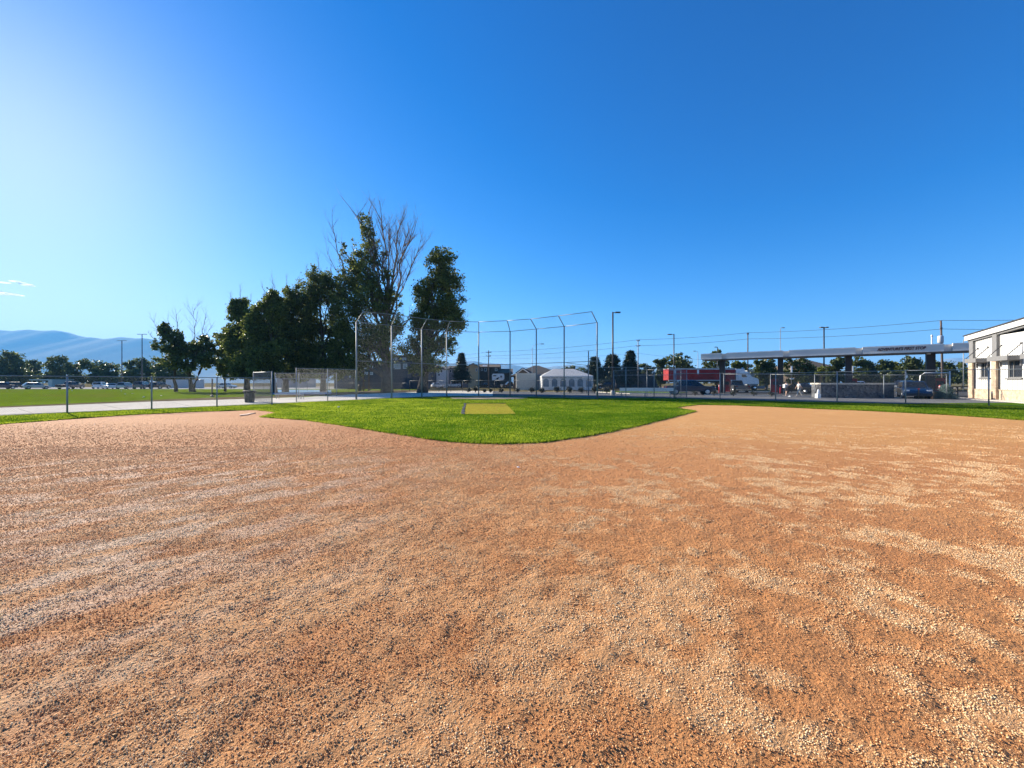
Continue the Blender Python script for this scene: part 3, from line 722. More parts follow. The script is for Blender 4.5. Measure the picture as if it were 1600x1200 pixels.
def tree(name, label, cat, base, D, blobs, leaf, n_clump, per, size, trunk_r, group=None, trunk_top=None, dead=(), bark=None, depth_k=0.8, seed=1, shell=0.42, clump_r=0.22, extra_trunks=(), boughs=14, spread=1.0, shoots=0, shoot_size=1.0):
    random.seed(seed * 13 + 1)
    base_p = G(base, D)
    t = thing(name, base_p, label, cat, group)
    cs, rs = [], []
    for (px, py, rx, ry) in blobs:
        rx, ry = rx * spread, ry * (1 + (spread - 1) * .5)
        dd = D + random.uniform(-0.5, 0.5) * rx / F * D
        cs.append(W(px, py, dd)); rs.append((rx / F * D, rx / F * D * depth_k, ry / F * D))
    C0 = []; R0 = []
    rg = np.random.default_rng(seed + 500)
    for c, r in zip(cs, rs):                      # break every lobe up into boughs with gaps between
        m_ = boughs; d_ = rg.normal(size=(m_, 3)); d_ /= np.linalg.norm(d_, axis=1)[:, None]
        q_ = d_ * (rg.random(m_) ** .45)[:, None] * np.array(r) * .88
        for k_ in range(m_):
            C0.append(np.array(tuple(c - base_p)) + q_[k_]); R0.append(np.array(r) * rg.uniform(.16, .38) * np.array([1, 1, rg.uniform(.7, 1.2)]))
    for k_ in range(shoots):                      # leafy shoots that break up the outline
        i_ = rg.integers(len(cs)); a_ = rg.uniform(0, 2 * np.pi); e_ = rg.uniform(.1, 1.3)
        d_ = np.array([np.cos(a_) * np.cos(e_), np.sin(a_) * np.cos(e_), np.sin(e_)])
        for q_ in (.8, .95, 1.1):
            C0.append(np.array(tuple(cs[i_] - base_p)) + d_ * np.array(rs[i_]) * q_ + rg.normal(size=3) * .12); R0.append(np.array([.34, .34, .6]) * (1.5 - q_) * shoot_size)
    C_ = np.array(C0); R_ = np.array(R0)
    V, Fc, var = leaf_cloud(C_, R_, n_clump, per, size, seed, shell, clump_r)
    V[:, 2] = np.maximum(V[:, 2], 0.15)
    o = np_mesh('crown', V, Fc, LEAF[leaf], t, [('var', var)])
    mb = MB()
    top = W(*trunk_top, D) if trunk_top else (sum(cs, Vector()) / len(cs))
    n = 8; pts = []
    for i in range(n + 1):
        f = i / n; p = base_p.lerp(top, f) + Vector((math.sin(f * 5 + seed) * trunk_r * .9 * f, math.cos(f * 4) * trunk_r * .6 * f, 0)); pts.append(p)
    rad = [trunk_r * (1.45 if i == 0 else 1.08 if i == 1 else 1 - .8 * (i / n)) for i in range(n + 1)]
    mb.tube(pts, rad, 10)
    for c, r in zip(cs, rs):
        k = min(range(1, n), key=lambda i: abs(pts[i].z - (base_p.z * .4 + c.z * .6 - r[2] * .4)))
        limb(mb, pts[k], c + Vector((0, 0, r[2] * .3)), rad[k] * .55, 0.02 + trunk_r * .06, 0.07)
        for _ in range(4):
            e = c + Vector((random.uniform(-1, 1) * r[0], random.uniform(-1, 1) * r[1], random.uniform(-.6, 1) * r[2])) * .8
            limb(mb, c.lerp(pts[k], .4), e, trunk_r * .16, .015, 0.1, 4, 5)
    for (a, b, r) in extra_trunks: limb(mb, G(a[0], D) if a[1] is None else W(*a, D), W(*b, D), r, r * .35, .05, 6, 8)
    mb.build('trunk', bark or M_bark, t)
    if dead:
        db = MB()
        for (a, b, r, dep) in dead:
            p, q = W(*a, D), W(*b, D)
            pts2 = limb(db, p, q, r, r * .35, 0.04, 7, 6)
            for i in range(2, len(pts2)):
                for _ in range(3 if dep > 1 else 2):
                    s = Vector((random.uniform(-1, 1), random.uniform(-1, 1), random.uniform(.15, 1.0)))
                    twigs(db, pts2[i], (q - p).normalized() * .9 + s * .8, (q - p).length * random.uniform(.14, .30), max(.02, r * .34), dep, .6)
        db.build('bare_branches', M_bark_pale, t)
    return t

CW = 'big cottonwoods behind the left dugout'
# the tall half-dead cottonwood
tree('cottonwood_tree', 'tallest cottonwood, half dead, with bare grey branches on its right side', 'tree', 605, 61,
     [(560, 545, 42, 40), (585, 505, 34, 40), (575, 462, 30, 36), (566, 425, 24, 32), (572, 395, 15, 30), (571, 350, 9, 17), (574, 368, 11, 20), (541, 432, 13, 20), (536, 395, 7, 14), (548, 480, 24, 28), (604, 540, 24, 32), (612, 480, 12, 24), (608, 435, 10, 16), (530, 510, 20, 30), (545, 565, 35, 18), (620, 512, 12, 16), (600, 400, 5, 10), (612, 462, 12, 20), (556, 450, 22, 30), (540, 470, 22, 28), (530, 545, 30, 34), (590, 460, 20, 30), (568, 530, 34, 34), (582, 420, 14, 26), (560, 400, 12, 24), (550, 420, 12, 20), (586, 400, 9, 24)],
     'cottonwood', 4700, 7, 0.28, 0.7, CW, (603, 430), seed=3, shoots=60, spread=1.22, bark=M_bark_mid, clump_r=0.55, shell=0.6,
     dead=(((606, 480), (596, 345), .20, 2), ((608, 475), (625, 352), .20, 2), ((610, 490), (641, 372), .20, 2), ((605, 470), (608, 362), .15, 2), ((612, 500), (652, 395), .16, 2), ((600, 465), (558, 338), .16, 1), ((548, 460), (520, 355), .12, 1), ((590, 440), (577, 330), .10, 1), ((612, 520), (655, 490), .14, 1), ((560, 500), (512, 398), .08, 1), ((606, 545), (662, 470), .12, 1), ((608, 565), (640, 535), .10, 1), ((602, 560), (572, 545), .12, 0), ((608, 480), (634, 372), .16, 2)))
tree('cottonwood_tree', 'dense rounded cottonwood right of the half-dead one, standing alone at the end', 'tree', 660, 58,
     [(684, 412, 17, 22), (697, 425, 17, 24), (672, 440, 18, 22), (692, 452, 24, 26), (690, 485, 32, 26), (668, 478, 22, 30), (708, 512, 20, 22), (682, 525, 32, 26), (662, 520, 18, 28), (700, 538, 18, 14), (650, 550, 20, 22), (672, 562, 22, 18), (648, 505, 12, 18), (655, 580, 18, 12), (706, 470, 22, 26), (690, 402, 22, 16), (664, 460, 20, 22), (712, 488, 16, 22), (676, 500, 30, 26), (700, 440, 24, 24), (658, 545, 24, 22)],
     'cottonwood', 4000, 7, 0.27, 0.62, CW, (678, 460), seed=5, shoots=60, spread=1.08, clump_r=0.55, shell=0.6,
     dead=(((696, 430), (714, 402), .06, 1), ((700, 455), (722, 445), .05, 1), ((700, 545), (730, 495), .05, 1), ((690, 560), (716, 545), .05, 0), ((705, 470), (725, 470), .04, 0)))
for i, (base, D, bl, lab, tt, sd_) in enumerate((
    (505, 64, [(500, 440, 24, 22), (487, 455, 20, 24), (515, 448, 22, 24), (500, 485, 34, 34), (520, 520, 30, 34), (490, 535, 32, 34), (515, 565, 30, 24), (530, 480, 16, 34), (497, 575, 28, 16), (478, 500, 24, 32), (505, 586, 40, 9), (545, 578, 24, 14), (520, 460, 18, 22), (485, 560, 30, 24)], 'tallest of the leafy cottonwoods left of the half-dead tree, touching its crown', (503, 450), 7),
    (446, 62, [(450, 472, 18, 20), (437, 482, 18, 22), (464, 470, 18, 22), (450, 510, 28, 30), (472, 525, 24, 34), (435, 530, 26, 30), (455, 565, 30, 24), (470, 570, 24, 20), (478, 490, 18, 24), (445, 540, 30, 28), (425, 575, 22, 16), (455, 586, 36, 9)], 'dark leafy cottonwood at the middle of the row, above the dugout side panel', (450, 480), 9),
    (428, 58, [(428, 470, 13, 18), (418, 480, 15, 20), (408, 500, 20, 24), (424, 515, 24, 28), (408, 540, 26, 28), (430, 555, 24, 26), (415, 572, 26, 16), (434, 495, 18, 24), (400, 520, 20, 22), (396, 560, 24, 22), (415, 586, 30, 8)], 'dark leafy cottonwood with a thick dark trunk right of the trash bin', (420, 490), 11),
    (386, 62, [(378, 480, 13, 14), (368, 488, 12, 14), (388, 495, 16, 20), (370, 512, 20, 22), (390, 530, 24, 28), (368, 545, 20, 22), (385, 565, 26, 20), (398, 575, 18, 14), (396, 512, 16, 20), (360, 525, 16, 14), (378, 548, 28, 22), (364, 562, 18, 18), (385, 585, 26, 8)], 'leafy cottonwood at the left end of the big row, with a jagged sloping crown', (380, 500), 13))):
    tree('cottonwood_tree', lab, 'tree', base, D, bl, 'cottonwood', 4600, 7, 0.28, 0.38, CW, tt, seed=sd_, shoots=45, shoot_size=1.4, clump_r=0.55, shell=0.6,
         dead=(((bl[0][0], bl[0][1] + 8), (bl[0][0] - 3, bl[0][1] - bl[0][3] - 18), .05, 0), ((bl[1][0], bl[1][1] + 8), (bl[1][0] - 8, bl[1][1] - bl[1][3] - 14), .04, 0), ((bl[2][0], bl[2][1]), (bl[2][0] + 4, bl[2][1] - bl[2][3] - 12), .04, 0)))
tree('young_tree', 'thin yellow-green tree filling the gap left of the big row', 'tree', 352, 66,
     [(350, 548, 14, 16), (340, 565, 16, 14), (358, 572, 14, 14), (345, 535, 10, 12), (357, 585, 12, 8)], 'lime', 900, 8, 0.32, 0.16, None, (350, 550), seed=15, spread=1.35, shoots=20, shell=0.6)
tree('dying_tree', 'spreading tree with bare twigs above a low leafy crown, beyond the sunny lawn', 'tree', 301, 64,
     [(262, 522, 14, 12), (249, 538, 10, 9), (252, 515, 9, 8), (275, 530, 12, 12), (270, 545, 20, 12), (290, 548, 20, 14), (310, 545, 16, 14), (285, 566, 24, 12), (312, 562, 20, 14), (265, 562, 20, 12), (326, 545, 10, 14), (322, 530, 9, 8)], 'maple', 1150, 9, 0.34, 0.36, None, (290, 560), seed=17, spread=1.2, shoots=30, shoot_size=1.2, shell=0.6, clump_r=0.5,
     dead=(((280, 545), (276, 492), .06, 1), ((306, 560), (303, 485), .07, 2), ((306, 555), (322, 494), .06, 1), ((300, 565), (330, 510), .05, 1), ((262, 540), (238, 500), .04, 1), ((250, 545), (232, 520), .03, 0), ((284, 560), (262, 500), .04, 0)),
     extra_trunks=(((275, None), (272, 560), .28), ((301, None), (318, 560), .26)))

# trees beyond the parking lot
FT = 'trees beyond the parking lot'
far = [
    (-60, 150, [(-70, 565, 28, 18), (-45, 560, 22, 16), (-60, 582, 34, 14)], 'broad dark tree beyond the lot, past the left edge of the lot trees', 21),
    (18, 150, [(5, 566, 20, 14), (22, 560, 14, 11), (34, 570, 12, 12), (12, 582, 30, 13), (28, 582, 22, 12), (14, 555, 9, 7)], 'tall dark tree behind the lot at far left, with holes in its crown', 23),
    (52, 175, [(50, 573, 12, 11), (56, 582, 8, 9), (45, 586, 12, 8)], 'smaller grey-green tree right behind the tall dark tree at far left', 25),
    (92, 148, [(84, 564, 9, 9), (100, 563, 10, 9), (92, 576, 24, 12), (112, 576, 14, 11), (74, 588, 16, 8), (100, 588, 26, 9)], 'wide two-humped dark tree above the green shelter roof', 27),
    (150, 152, [(135, 571, 14, 9), (155, 570, 16, 9), (172, 574, 16, 9), (150, 584, 30, 11), (178, 586, 16, 9)], 'low broad tree behind the white cars in the lot', 29),
    (213, 150, [(203, 571, 12, 9), (218, 570, 14, 10), (232, 575, 12, 10), (215, 585, 26, 11), (238, 588, 12, 9)], 'round tree behind the taller lot light pole', 31),
    (262, 140, [(255, 575, 14, 9), (268, 580, 16, 12), (256, 588, 18, 10), (285, 588, 18, 9)], 'dark bushy tree behind the dying tree on the lawn', 33)]
for base, D, bl, lab, sd_ in far:
    x0_, x1_ = min(q[0] - q[2] for q in bl), max(q[0] + q[2] for q in bl); bl = bl + [((x0_ * 2 + x1_) / 3, 592, (x1_ - x0_) * .34, 8), ((x0_ + x1_ * 2) / 3, 593, (x1_ - x0_) * .34, 8)]
    tree('shade_tree', lab, 'tree', base, D, bl, 'maple', 900, 8, 0.62, 0.35, FT, seed=sd_, shoots=14, shoot_size=1.8, shell=0.6, clump_r=0.5)

def conifer(name, label, base, D, top, half, leaf='pine', n=900, bottom=None, group=None, size=None, seed=1, droop=0.25, jag_=0.25):
    """layered branches on a straight trunk"""
    random.seed(seed); rng = np.random.default_rng(seed)
    p = G(base, D); H = gz(top, D); Rb = half / F * D * 1.25; z0 = gz(bottom, D) if bottom else 0.25
    t = thing(name, p, label, 'tree', group)
    size = size or Rb * 0.16; spread_ = Rb * .07
    cs = []; mb = MB(); mb.tube([(0, 0, 0), (0, 0, H * .6), (0, 0, H * .99)], [Rb * .06 + .03, Rb * .04 + .02, .01], 7)
    nl = max(9, int(H / (Rb * .22)))
    for i in range(nl):
        f = i / nl; z = z0 + (H - z0) * f; r = Rb * (1 - f) ** 1.1 * random.uniform(1 - jag_, 1 + jag_ * .5) + Rb * .02
        for k in range(11):
            a = random.uniform(0, 2 * math.pi); e = Vector((math.cos(a) * r, math.sin(a) * r, z - r * droop * random.uniform(.3, 1.2)))
            mb.tube([(0, 0, z), e], [.02 + Rb * .008, .008], 4, False)
            for s in np.linspace(.2, 1, 7): cs.append((e.x * s, e.y * s, z + (e.z - z) * s))
    cc = np.array(cs); m_ = max(4, n * 16 // len(cc))
    idx = np.repeat(np.arange(len(cc)), m_); k = len(idx)
    pos = cc[idx] + rng.normal(size=(k, 3)) * spread_ * 1.3 * np.array([1, 1, .6])
    L = size * rng.uniform(.7, 1.7, k); u = rng.normal(size=(k, 3)); u[:, :2] += pos[:, :2] / (Rb + .01) * 1.5; u /= np.linalg.norm(u, axis=1)[:, None]
    v = rng.normal(size=(k, 3)); v -= (v * u).sum(1)[:, None] * u; v /= np.linalg.norm(v, axis=1)[:, None]
    V = np.stack([pos - v * L[:, None] * .16, pos + v * L[:, None] * .16, pos + u * L[:, None]], 1).reshape(-1, 3); V[:, 2] = np.maximum(V[:, 2], .05)
    var = rng.random(k)
    np_mesh('crown', V, np.arange(3 * k).reshape(-1, 3), LEAF[leaf], t, [('var', np.repeat(var, 3))])
    mb.build('trunk', M_bark, t, local=True)
    return t
conifer('pine_tree', 'dark pointed pine standing in front of the white townhouses', 721, 105, 551, 13, n=1500, seed=41, bottom=594, size=0.34)
conifer('spruce_tree', 'dark conifer behind the tent, left of the tall lamp post', 929, 100, 557, 17, n=1400, seed=42, bottom=594, size=0.36, jag_=.7)
conifer('spruce_tree', 'broad dark conifer directly behind the tall lamp post', 957, 98, 554, 24, n=2000, seed=43, bottom=594, size=0.42, jag_=.75)
conifer('spruce_tree', 'pointed dark conifer beside the left utility pole with the pale base', 985, 98, 547, 17, n=1500, seed=44, bottom=596, size=0.36, jag_=.6)
conifer('blue_spruce', 'small blue spruce beside the stone planters near the white building', 1477, 35.6, 601, 12.5, leaf='blue', n=1800, seed=45, size=0.06)

ST = 'trees behind the fuel station'
right = [
    (908, 140, [(890, 577, 10, 5), (908, 580, 12, 5)], 'maple', 'low dark tree peeping over the white tent roof', 51),
    (1008, 120, [(1005, 577, 14, 9), (1018, 580, 12, 9), (1000, 588, 20, 7)], 'maple', 'small round tree between the utility pole and the red trailer', 53),
    (1032, 88, [(1032, 568, 6, 12), (1034, 582, 7, 12)], 'olive', 'narrow grey-green tree left of the dark tree above the red trailer', 55),
    (1062, 90, [(1050, 562, 12, 9), (1062, 560, 14, 9), (1074, 568, 11, 10), (1058, 574, 22, 12), (1050, 585, 16, 10), (1078, 580, 8, 10)], 'maple', 'dark ragged tree rising behind the left end of the red trailer', 57),
    (1120, 92, [(1105, 572, 10, 9), (1120, 566, 14, 10), (1132, 575, 10, 12), (1118, 584, 22, 10), (1120, 552, 8, 5)], 'maple', 'dark tree under the left end of the station canopy', 59),
    (1154, 100, [(1150, 572, 7, 6), (1158, 574, 7, 7), (1153, 584, 11, 8)], 'lime', 'bright yellow-green tree above the white truck cab', 61),
    (1172, 110, [(1170, 578, 9, 7), (1178, 584, 8, 7)], 'maple', 'dark low tree right of the bright yellow-green tree', 63),
    (1197, 78, [(1192, 570, 11, 9), (1202, 568, 10, 10), (1195, 582, 16, 11), (1207, 585, 8, 10), (1196, 594, 10, 5)], 'olive', 'leafy young tree just left of the second canopy column', 65),
    (1242, 84, [(1232, 568, 10, 9), (1246, 566, 12, 9), (1262, 570, 12, 9), (1240, 581, 18, 10), (1262, 582, 14, 10), (1272, 580, 8, 10)], 'olive', 'wide green tree in front of the brown roofed house', 67),
    (1308, 86, [(1304, 572, 10, 9), (1314, 568, 9, 8), (1306, 584, 14, 10)], 'olive', 'green tree right of the brown roofed house', 69),
    (1345, 96, [(1336, 566, 8, 8), (1346, 570, 10, 10), (1344, 582, 15, 10)], 'maple', 'dark tree just right of the third canopy column', 71),
    (1362, 100, [(1358, 575, 6, 9), (1366, 574, 6, 8), (1362, 584, 10, 8)], 'pine', 'dark bluish pointed tree beside a lower dark tree under the sign lettering', 73),
    (1382, 92, [(1378, 572, 9, 8), (1388, 576, 8, 8), (1382, 586, 14, 9)], 'olive', 'sunlit green tree below the first word of the canopy lettering', 75),
    (1402, 94, [(1400, 572, 8, 6), (1404, 580, 10, 9), (1398, 588, 10, 7)], 'lime', 'yellowish tree between two darker trees under the canopy lettering', 77),
    (1424, 88, [(1422, 564, 9, 7), (1428, 570, 11, 9), (1418, 578, 12, 10), (1432, 584, 14, 10)], 'olive', 'tallest rounded tree under the end of the canopy lettering', 79),
    (1450, 95, [(1444, 574, 9, 8), (1466, 572, 8, 8), (1452, 586, 18, 10)], 'maple', 'dark tree half hidden by the rightmost canopy column', 81),
    (1484, 98, [(1484, 570, 8, 7), (1482, 580, 11, 9), (1490, 588, 14, 7)], 'maple', 'round dark tree between the transformer pole and the white building', 83),
    (1503, 102, [(1500, 572, 6, 5), (1504, 582, 10, 8), (1508, 590, 12, 6)], 'maple', 'small dark tree touching the left edge of the white building', 85)]
for base, D, bl, lf, lab, sd_ in right:
    x0_, x1_ = min(q[0] - q[2] for q in bl), max(q[0] + q[2] for q in bl); bl = bl + [((x0_ * 2 + x1_) / 3, 592, (x1_ - x0_) * .4, 9), ((x0_ + x1_ * 2) / 3, 592, (x1_ - x0_) * .4, 9)]
    tree('shade_tree', lab, 'tree', base, D, bl, lf, 560, 8, 0.42, 0.2, ST, seed=sd_, shoots=14, shoot_size=1.2, shell=0.6, clump_r=0.5)
tree('young_tree', 'thin young tree with a pale stem at the left end of the stone wall', 'tree', 1283, 39, [(1281, 578, 4, 4), (1286, 575, 4, 4), (1278, 582, 4, 3), (1284, 584, 4, 4)], 'lime', 60, 6, 0.17, 0.05, None, (1283, 580), seed=87, shell=.7)

# shrubs
def shrub(label, px, D, wpx, hpx, leaf='shrub', group=None, seed=1, n=70, size=0.12, stem=True):
    random.seed(seed)
    p = G(px, D); r = wpx / 2 / F * D; h = hpx / F * D
    t = thing('shrub', p, label, 'shrub', group)
    C_ = np.array([(0, 0, h * .62), (r * .4, 0, h * .55), (-r * .4, r * .2, h * .58)]); R_ = np.array([(r * .7, r * .7, h * .38)] + [(r * .5, r * .5, h * .33)] * 2)
    V, Fc, var = leaf_cloud(C_, R_, n, 6, size, seed, .6, .3); V[:, 2] = np.maximum(V[:, 2], .04)
    np_mesh('foliage', V, Fc, LEAF[leaf], t, [('var', var)])
    b = MB()
    for k in range(7):
        a = random.uniform(0, 6.28); b.tube([(0, 0, 0), (math.cos(a) * r * .25, math.sin(a) * r * .25, h * .4), (math.cos(a) * r * .8, math.sin(a) * r * .8, h * random.uniform(.7, .98))], [.02, .014, .006], 4, False)
    b.build('stem', M_bark, t, local=True)
SG = 'shrubs along the boundary fence'
marks = ['behind the backstop, first from the big cottonwood', 'with a taller tuft, second from the big cottonwood', 'smallest of the row, between two backstop posts', 'small, just right of the smallest one', 'behind the backstop near the camper trailer', 'bushy, below the grey parked pickup', 'bushy, in front of the beige shed', 'bushy, close right of a backstop post by the shed', 'below the left part of the white tent', 'below the middle of the white tent', 'below the right part of the white tent', 'just left of the last backstop post', 'just right of the last backstop post']
for k, (px, wp, hp_) in enumerate(((732, 9, 8), (743, 8, 11), (757, 5, 6), (766.5, 6, 7), (783, 8, 8), (808, 10, 9), (831, 12, 9), (846.5, 11, 9), (870, 10, 12), (890, 10, 12), (908, 9, 11), (929, 9, 12), (947.5, 10, 12))):
    shrub('dark shrub ' + marks[k], px, 60 - k * .6, wp, hp_, group=SG, seed=100 + k)
KG = 'low bare shrubs along the station kerb'
for k, (px, m_) in enumerate(((1086, 'in front of the navy pickup'), (1116, 'left of the silver pickup'), (1146, 'below the silver pickup'), (1178, 'left of the second canopy column'), (1206, 'beside the red fuel pump'))):
    shrub('twiggy grey-brown kerb shrub ' + m_, px, 44.5 - k * .8, 11, 10, group=KG, seed=130 + k, n=38, size=.07)
# ================================================================== vehicles
M_glass = mat('dark car glass', (0.012, 0.014, 0.018), 0.08, 0.0, spec=0.6, var=0.05)
M_tyre = mat('tyre rubber', (0.02, 0.02, 0.021), 0.85)
M_rim = mat('alloy rim', (0.55, 0.55, 0.56), 0.3, 0.9)
M_chrome = mat('chrome', (0.7, 0.7, 0.7), 0.15, 1.0)
M_lampw = mat('headlamp', (0.75, 0.76, 0.78), 0.15, 0.2)
M_lampr = mat('tail lamp', (0.35, 0.015, 0.012), 0.25)
M_plastic = mat('black plastic', (0.03, 0.03, 0.032), 0.6)
def paint(n, c, metal=0.3): return mat('paint ' + n, c, 0.28, metal, var=0.05, coat=0.6)
P_white, P_silver, P_navy, P_black, P_grey, P_blue = paint('white', (.78, .78, .77), 0), paint('silver', (.46, .48, .50), .6), paint('navy', (.018, .03, .06)), paint('black', (.014, .014, .016), .1), paint('grey', (.13, .14, .15), .5), paint('blue', (.012, .035, .085))

# profiles along x (front +): body outline (x, z) as fractions of length and height; cabin: (x bottom rear, x top rear, x top front, x bottom front), z belt
CARS = {
    'suv': dict(body=[(-.5, .20), (-.5, .55), (-.47, .62), (.18, .62), (.40, .56), (.485, .48), (.5, .34), (.48, .18)], cab=(-.485, -.43, .06, .22), belt=.60, wx=(-.30, .31), wr=.215),
    'sedan': dict(body=[(-.5, .22), (-.5, .52), (-.46, .63), (-.30, .66), (.16, .64), (.40, .56), (.49, .45), (.5, .30), (.48, .16)], cab=(-.36, -.20, .05, .22), belt=.63, wx=(-.30, .32), wr=.225),
    'hatch': dict(body=[(-.5, .22), (-.5, .56), (-.47, .63), (.16, .62), (.42, .54), (.49, .44), (.5, .30), (.48, .17)], cab=(-.48, -.36, .04, .24), belt=.61, wx=(-.31, .32), wr=.22),
    'crew': dict(body=[(-.5, .26), (-.5, .60), (-.24, .61), (.20, .62), (.44, .57), (.49, .50), (.5, .30), (.48, .22)], cab=(-.25, -.22, .10, .27), belt=.60, wx=(-.31, .32), wr=.22),
    'pickup': dict(body=[(-.5, .26), (-.5, .58), (-.12, .59), (.20, .60), (.46, .57), (.495, .50), (.5, .30), (.48, .22)], cab=(-.12, -.09, .12, .24), belt=.585, wx=(-.30, .33), wr=.22),
}
def car(name, label, cat, kind, p, heading, L, H, Wd, pm, group=None):
    """heading: degrees from +X of the direction the front points to"""
    k = CARS[kind]; t = thing(name, p, label, cat, group, math.radians(heading))
    hw = Wd / 2
    def loft(prof, ys):
        b = MB(); n = len(prof); cx = sum(q[0] for q in prof) / n; cz = sum(q[1] for q in prof) / n
        vs = []
        for y, s in ys: vs += [(cx + (x - cx) * s, y, cz + (z - cz) * s) for x, z in prof]
        fs = [tuple(range(n)), tuple(range((len(ys) - 1) * n, len(ys) * n))[::-1]]
        for i in range(len(ys) - 1):
            for j in range(n): fs.append((i * n + j, (i + 1) * n + j, (i + 1) * n + (j + 1) % n, i * n + (j + 1) % n))
        return b.add(vs, fs)
    prof = [(x * L, z * H) for x, z in k['body']]
    bb = loft(prof, [(-hw, .93), (-hw * .93, .985), (-hw * .6, 1), (hw * .6, 1), (hw * .93, .985), (hw, .93)])
    if kind == 'pickup': pass
    bb.build('body', pm, t, local=True)
    x0, x1, x2, x3 = [v * L for v in k['cab']]; zb, zt = k['belt'] * H, H
    b0, b1 = hw * .93, hw * .74
    q = lambda x, y, z: Vector((x, y, z))
    A = [q(x0, -b0, zb), q(x3, -b0, zb), q(x3, b0, zb), q(x0, b0, zb)]; T = [q(x1, -b1, zt * .97), q(x2, -b1, zt * .975), q(x2, b1, zt * .975), q(x1, b1, zt * .97)]
    Rr = [q(x1 + .1 * L * .2, -b1 * .8, zt), q(x2 - .1 * L * .25, -b1 * .8, zt), q(x2 - .1 * L * .25, b1 * .8, zt), q(x1 + .1 * L * .2, b1 * .8, zt)]
    cb_ = MB(); cb_.add(A + T + Rr, [(3, 2, 1, 0), (0, 1, 5, 4), (1, 2, 6, 5), (2, 3, 7, 6), (3, 0, 4, 7), (4, 5, 9, 8), (5, 6, 10, 9), (6, 7, 11, 10), (7, 4, 8, 11), (8, 9, 10, 11)])
    cb_.build('cabin', pm, t, local=True)
    def pane(nm, a, b_, c_, d_, ins=.12, split=None):
        def bl(u, v): return (a * (1 - u) + b_ * u) * (1 - v) + (d_ * (1 - u) + c_ * u) * v
        n = (b_ - a).cross(d_ - a).normalized(); g = MB()
        for u0, u1 in (split or ((ins * .6, 1 - ins * .6),)):
            g.slab([bl(u0, ins), bl(u1, ins), bl(u1, 1 - ins * .8), bl(u0, 1 - ins * .8)], n, .012)
        g.build(nm, M_glass, t, local=True)
    pane('windshield', A[1], A[2], T[2], T[1]); pane('rear_window', A[3], A[0], T[0], T[3])
    sp = ((.06, .48), (.52, .93)) if kind != 'suv' else ((.05, .30), (.335, .62), (.65, .93))
    pane('side_window', A[0], A[1], T[1], T[0], .12, sp); pane('side_window', A[2], A[3], T[3], T[2], .12, sp)
    wr = k['wr'] * H
    Ry = Matrix.Rotation(math.pi / 2, 3, 'X')
    for fx in k['wx']:
        for s in (-1, 1):
            wv = MB(); wv.lathe((fx * L, s * (hw - .10), wr), [(wr * .6, -.11), (wr * .96, -.11), (wr, -.07), (wr, .07), (wr * .96, .11), (wr * .6, .11)], 18, Ry)
            wo = wv.build('wheel', M_tyre, t, local=True)
            rm = MB(); rm.lathe((fx * L, s * (hw + .016), wr), [(wr * .64, -.02), (wr * .64, .012), (wr * .5, .016), (wr * .14, -.004), (.01, .012)], 12, Ry)
            rm.build('rim', M_rim, wo, local=True)
    zl = k['body'][-3][1] * H
    for s in (-1, 1):
        hb = MB(); hb.box((L * .478, s * hw * .74, zl * .97 + .02), (.10, hw * .34, H * .075)); hb.build('headlight', M_lampw, t, local=True)
        tl = MB(); tl.box((-L * .495, s * hw * .80, H * .52), (.06, hw * .22, H * .10)); tl.build('taillight', M_lampr, t, local=True)
    pb = MB(); pb.box((L * .49, 0, H * .22), (.07, Wd * .86, H * .09)); pb.build('front_bumper', M_plastic, t, local=True)
    pb = MB(); pb.box((-L * .49, 0, H * .25), (.07, Wd * .9, H * .09)); pb.build('rear_bumper', M_plastic if kind != 'pickup' else M_chrome, t, local=True)
    if kind == 'pickup':
        bd = MB(); bd.box((-L * .305, 0, H * .588), (L * .34, Wd * .74, .03)); bd.build('truck_bed', M_plastic, t, local=True)
    for s in (-1, 1): mb_ = MB(); mb_.box((x3 - .12 * L * .4, s * (hw + .04), zb + .05), (.10, .16, .12)); mb_.build('mirror', pm, t, local=True)
    return t

LG = 'cars parked beyond the sunny lawn'
car('parked_car', 'dark blue suv with a bright roof, leftmost in the parking lot', 'car', 'suv', G(2, 93), 75, 4.7, 1.75, 1.95, P_navy, LG)
car('parked_car', 'silver hatchback seen from behind, alone in front of the green shelter', 'car', 'hatch', G(57, 93), 62, 4.3, 1.62, 1.8, P_silver, LG)
car('parked_car', 'dark navy pickup right behind the second fence post from the left', 'car', 'pickup', G(110, 94), 100, 5.4, 1.85, 2.0, P_navy, LG)
car('parked_car', 'white suv with dark windows, partly behind a white sedan', 'car', 'suv', G(157, 98), 120, 4.6, 1.75, 1.9, P_white, LG)
car('parked_car', 'low white sedan in the middle of the parked row', 'car', 'sedan', G(172, 94), 150, 4.6, 1.42, 1.85, P_white, LG)
car('parked_car', 'silver suv seen from behind between the white sedan and a big dark suv', 'car', 'suv', G(197, 95), 108, 4.3, 1.6, 1.85, P_silver, LG)
car('parked_car', 'large dark grey suv with a bright roof edge, left of the third fence post', 'car', 'suv', G(223, 95), 112, 4.9, 1.85, 2.0, P_grey, LG)
car('parked_car', 'black suv right of the third fence post, under the dying tree', 'car', 'suv', G(250, 97), 96, 4.7, 1.75, 1.95, P_black, LG)
car('parked_car', 'silver sedan seen from the side under the dying tree', 'car', 'sedan', G(354, 104), 8, 4.6, 1.5, 1.8, P_silver)
car('parked_car', 'black suv in the back of the lot between the leftmost suv and the silver hatchback', 'car', 'suv', G(27, 118), 80, 4.7, 1.8, 1.95, P_black)
car('parked_car', 'white pickup parked in front of the townhouses, left of the pine', 'truck', 'pickup', G(708, 120), 5, 5.4, 1.8, 2.0, P_white)
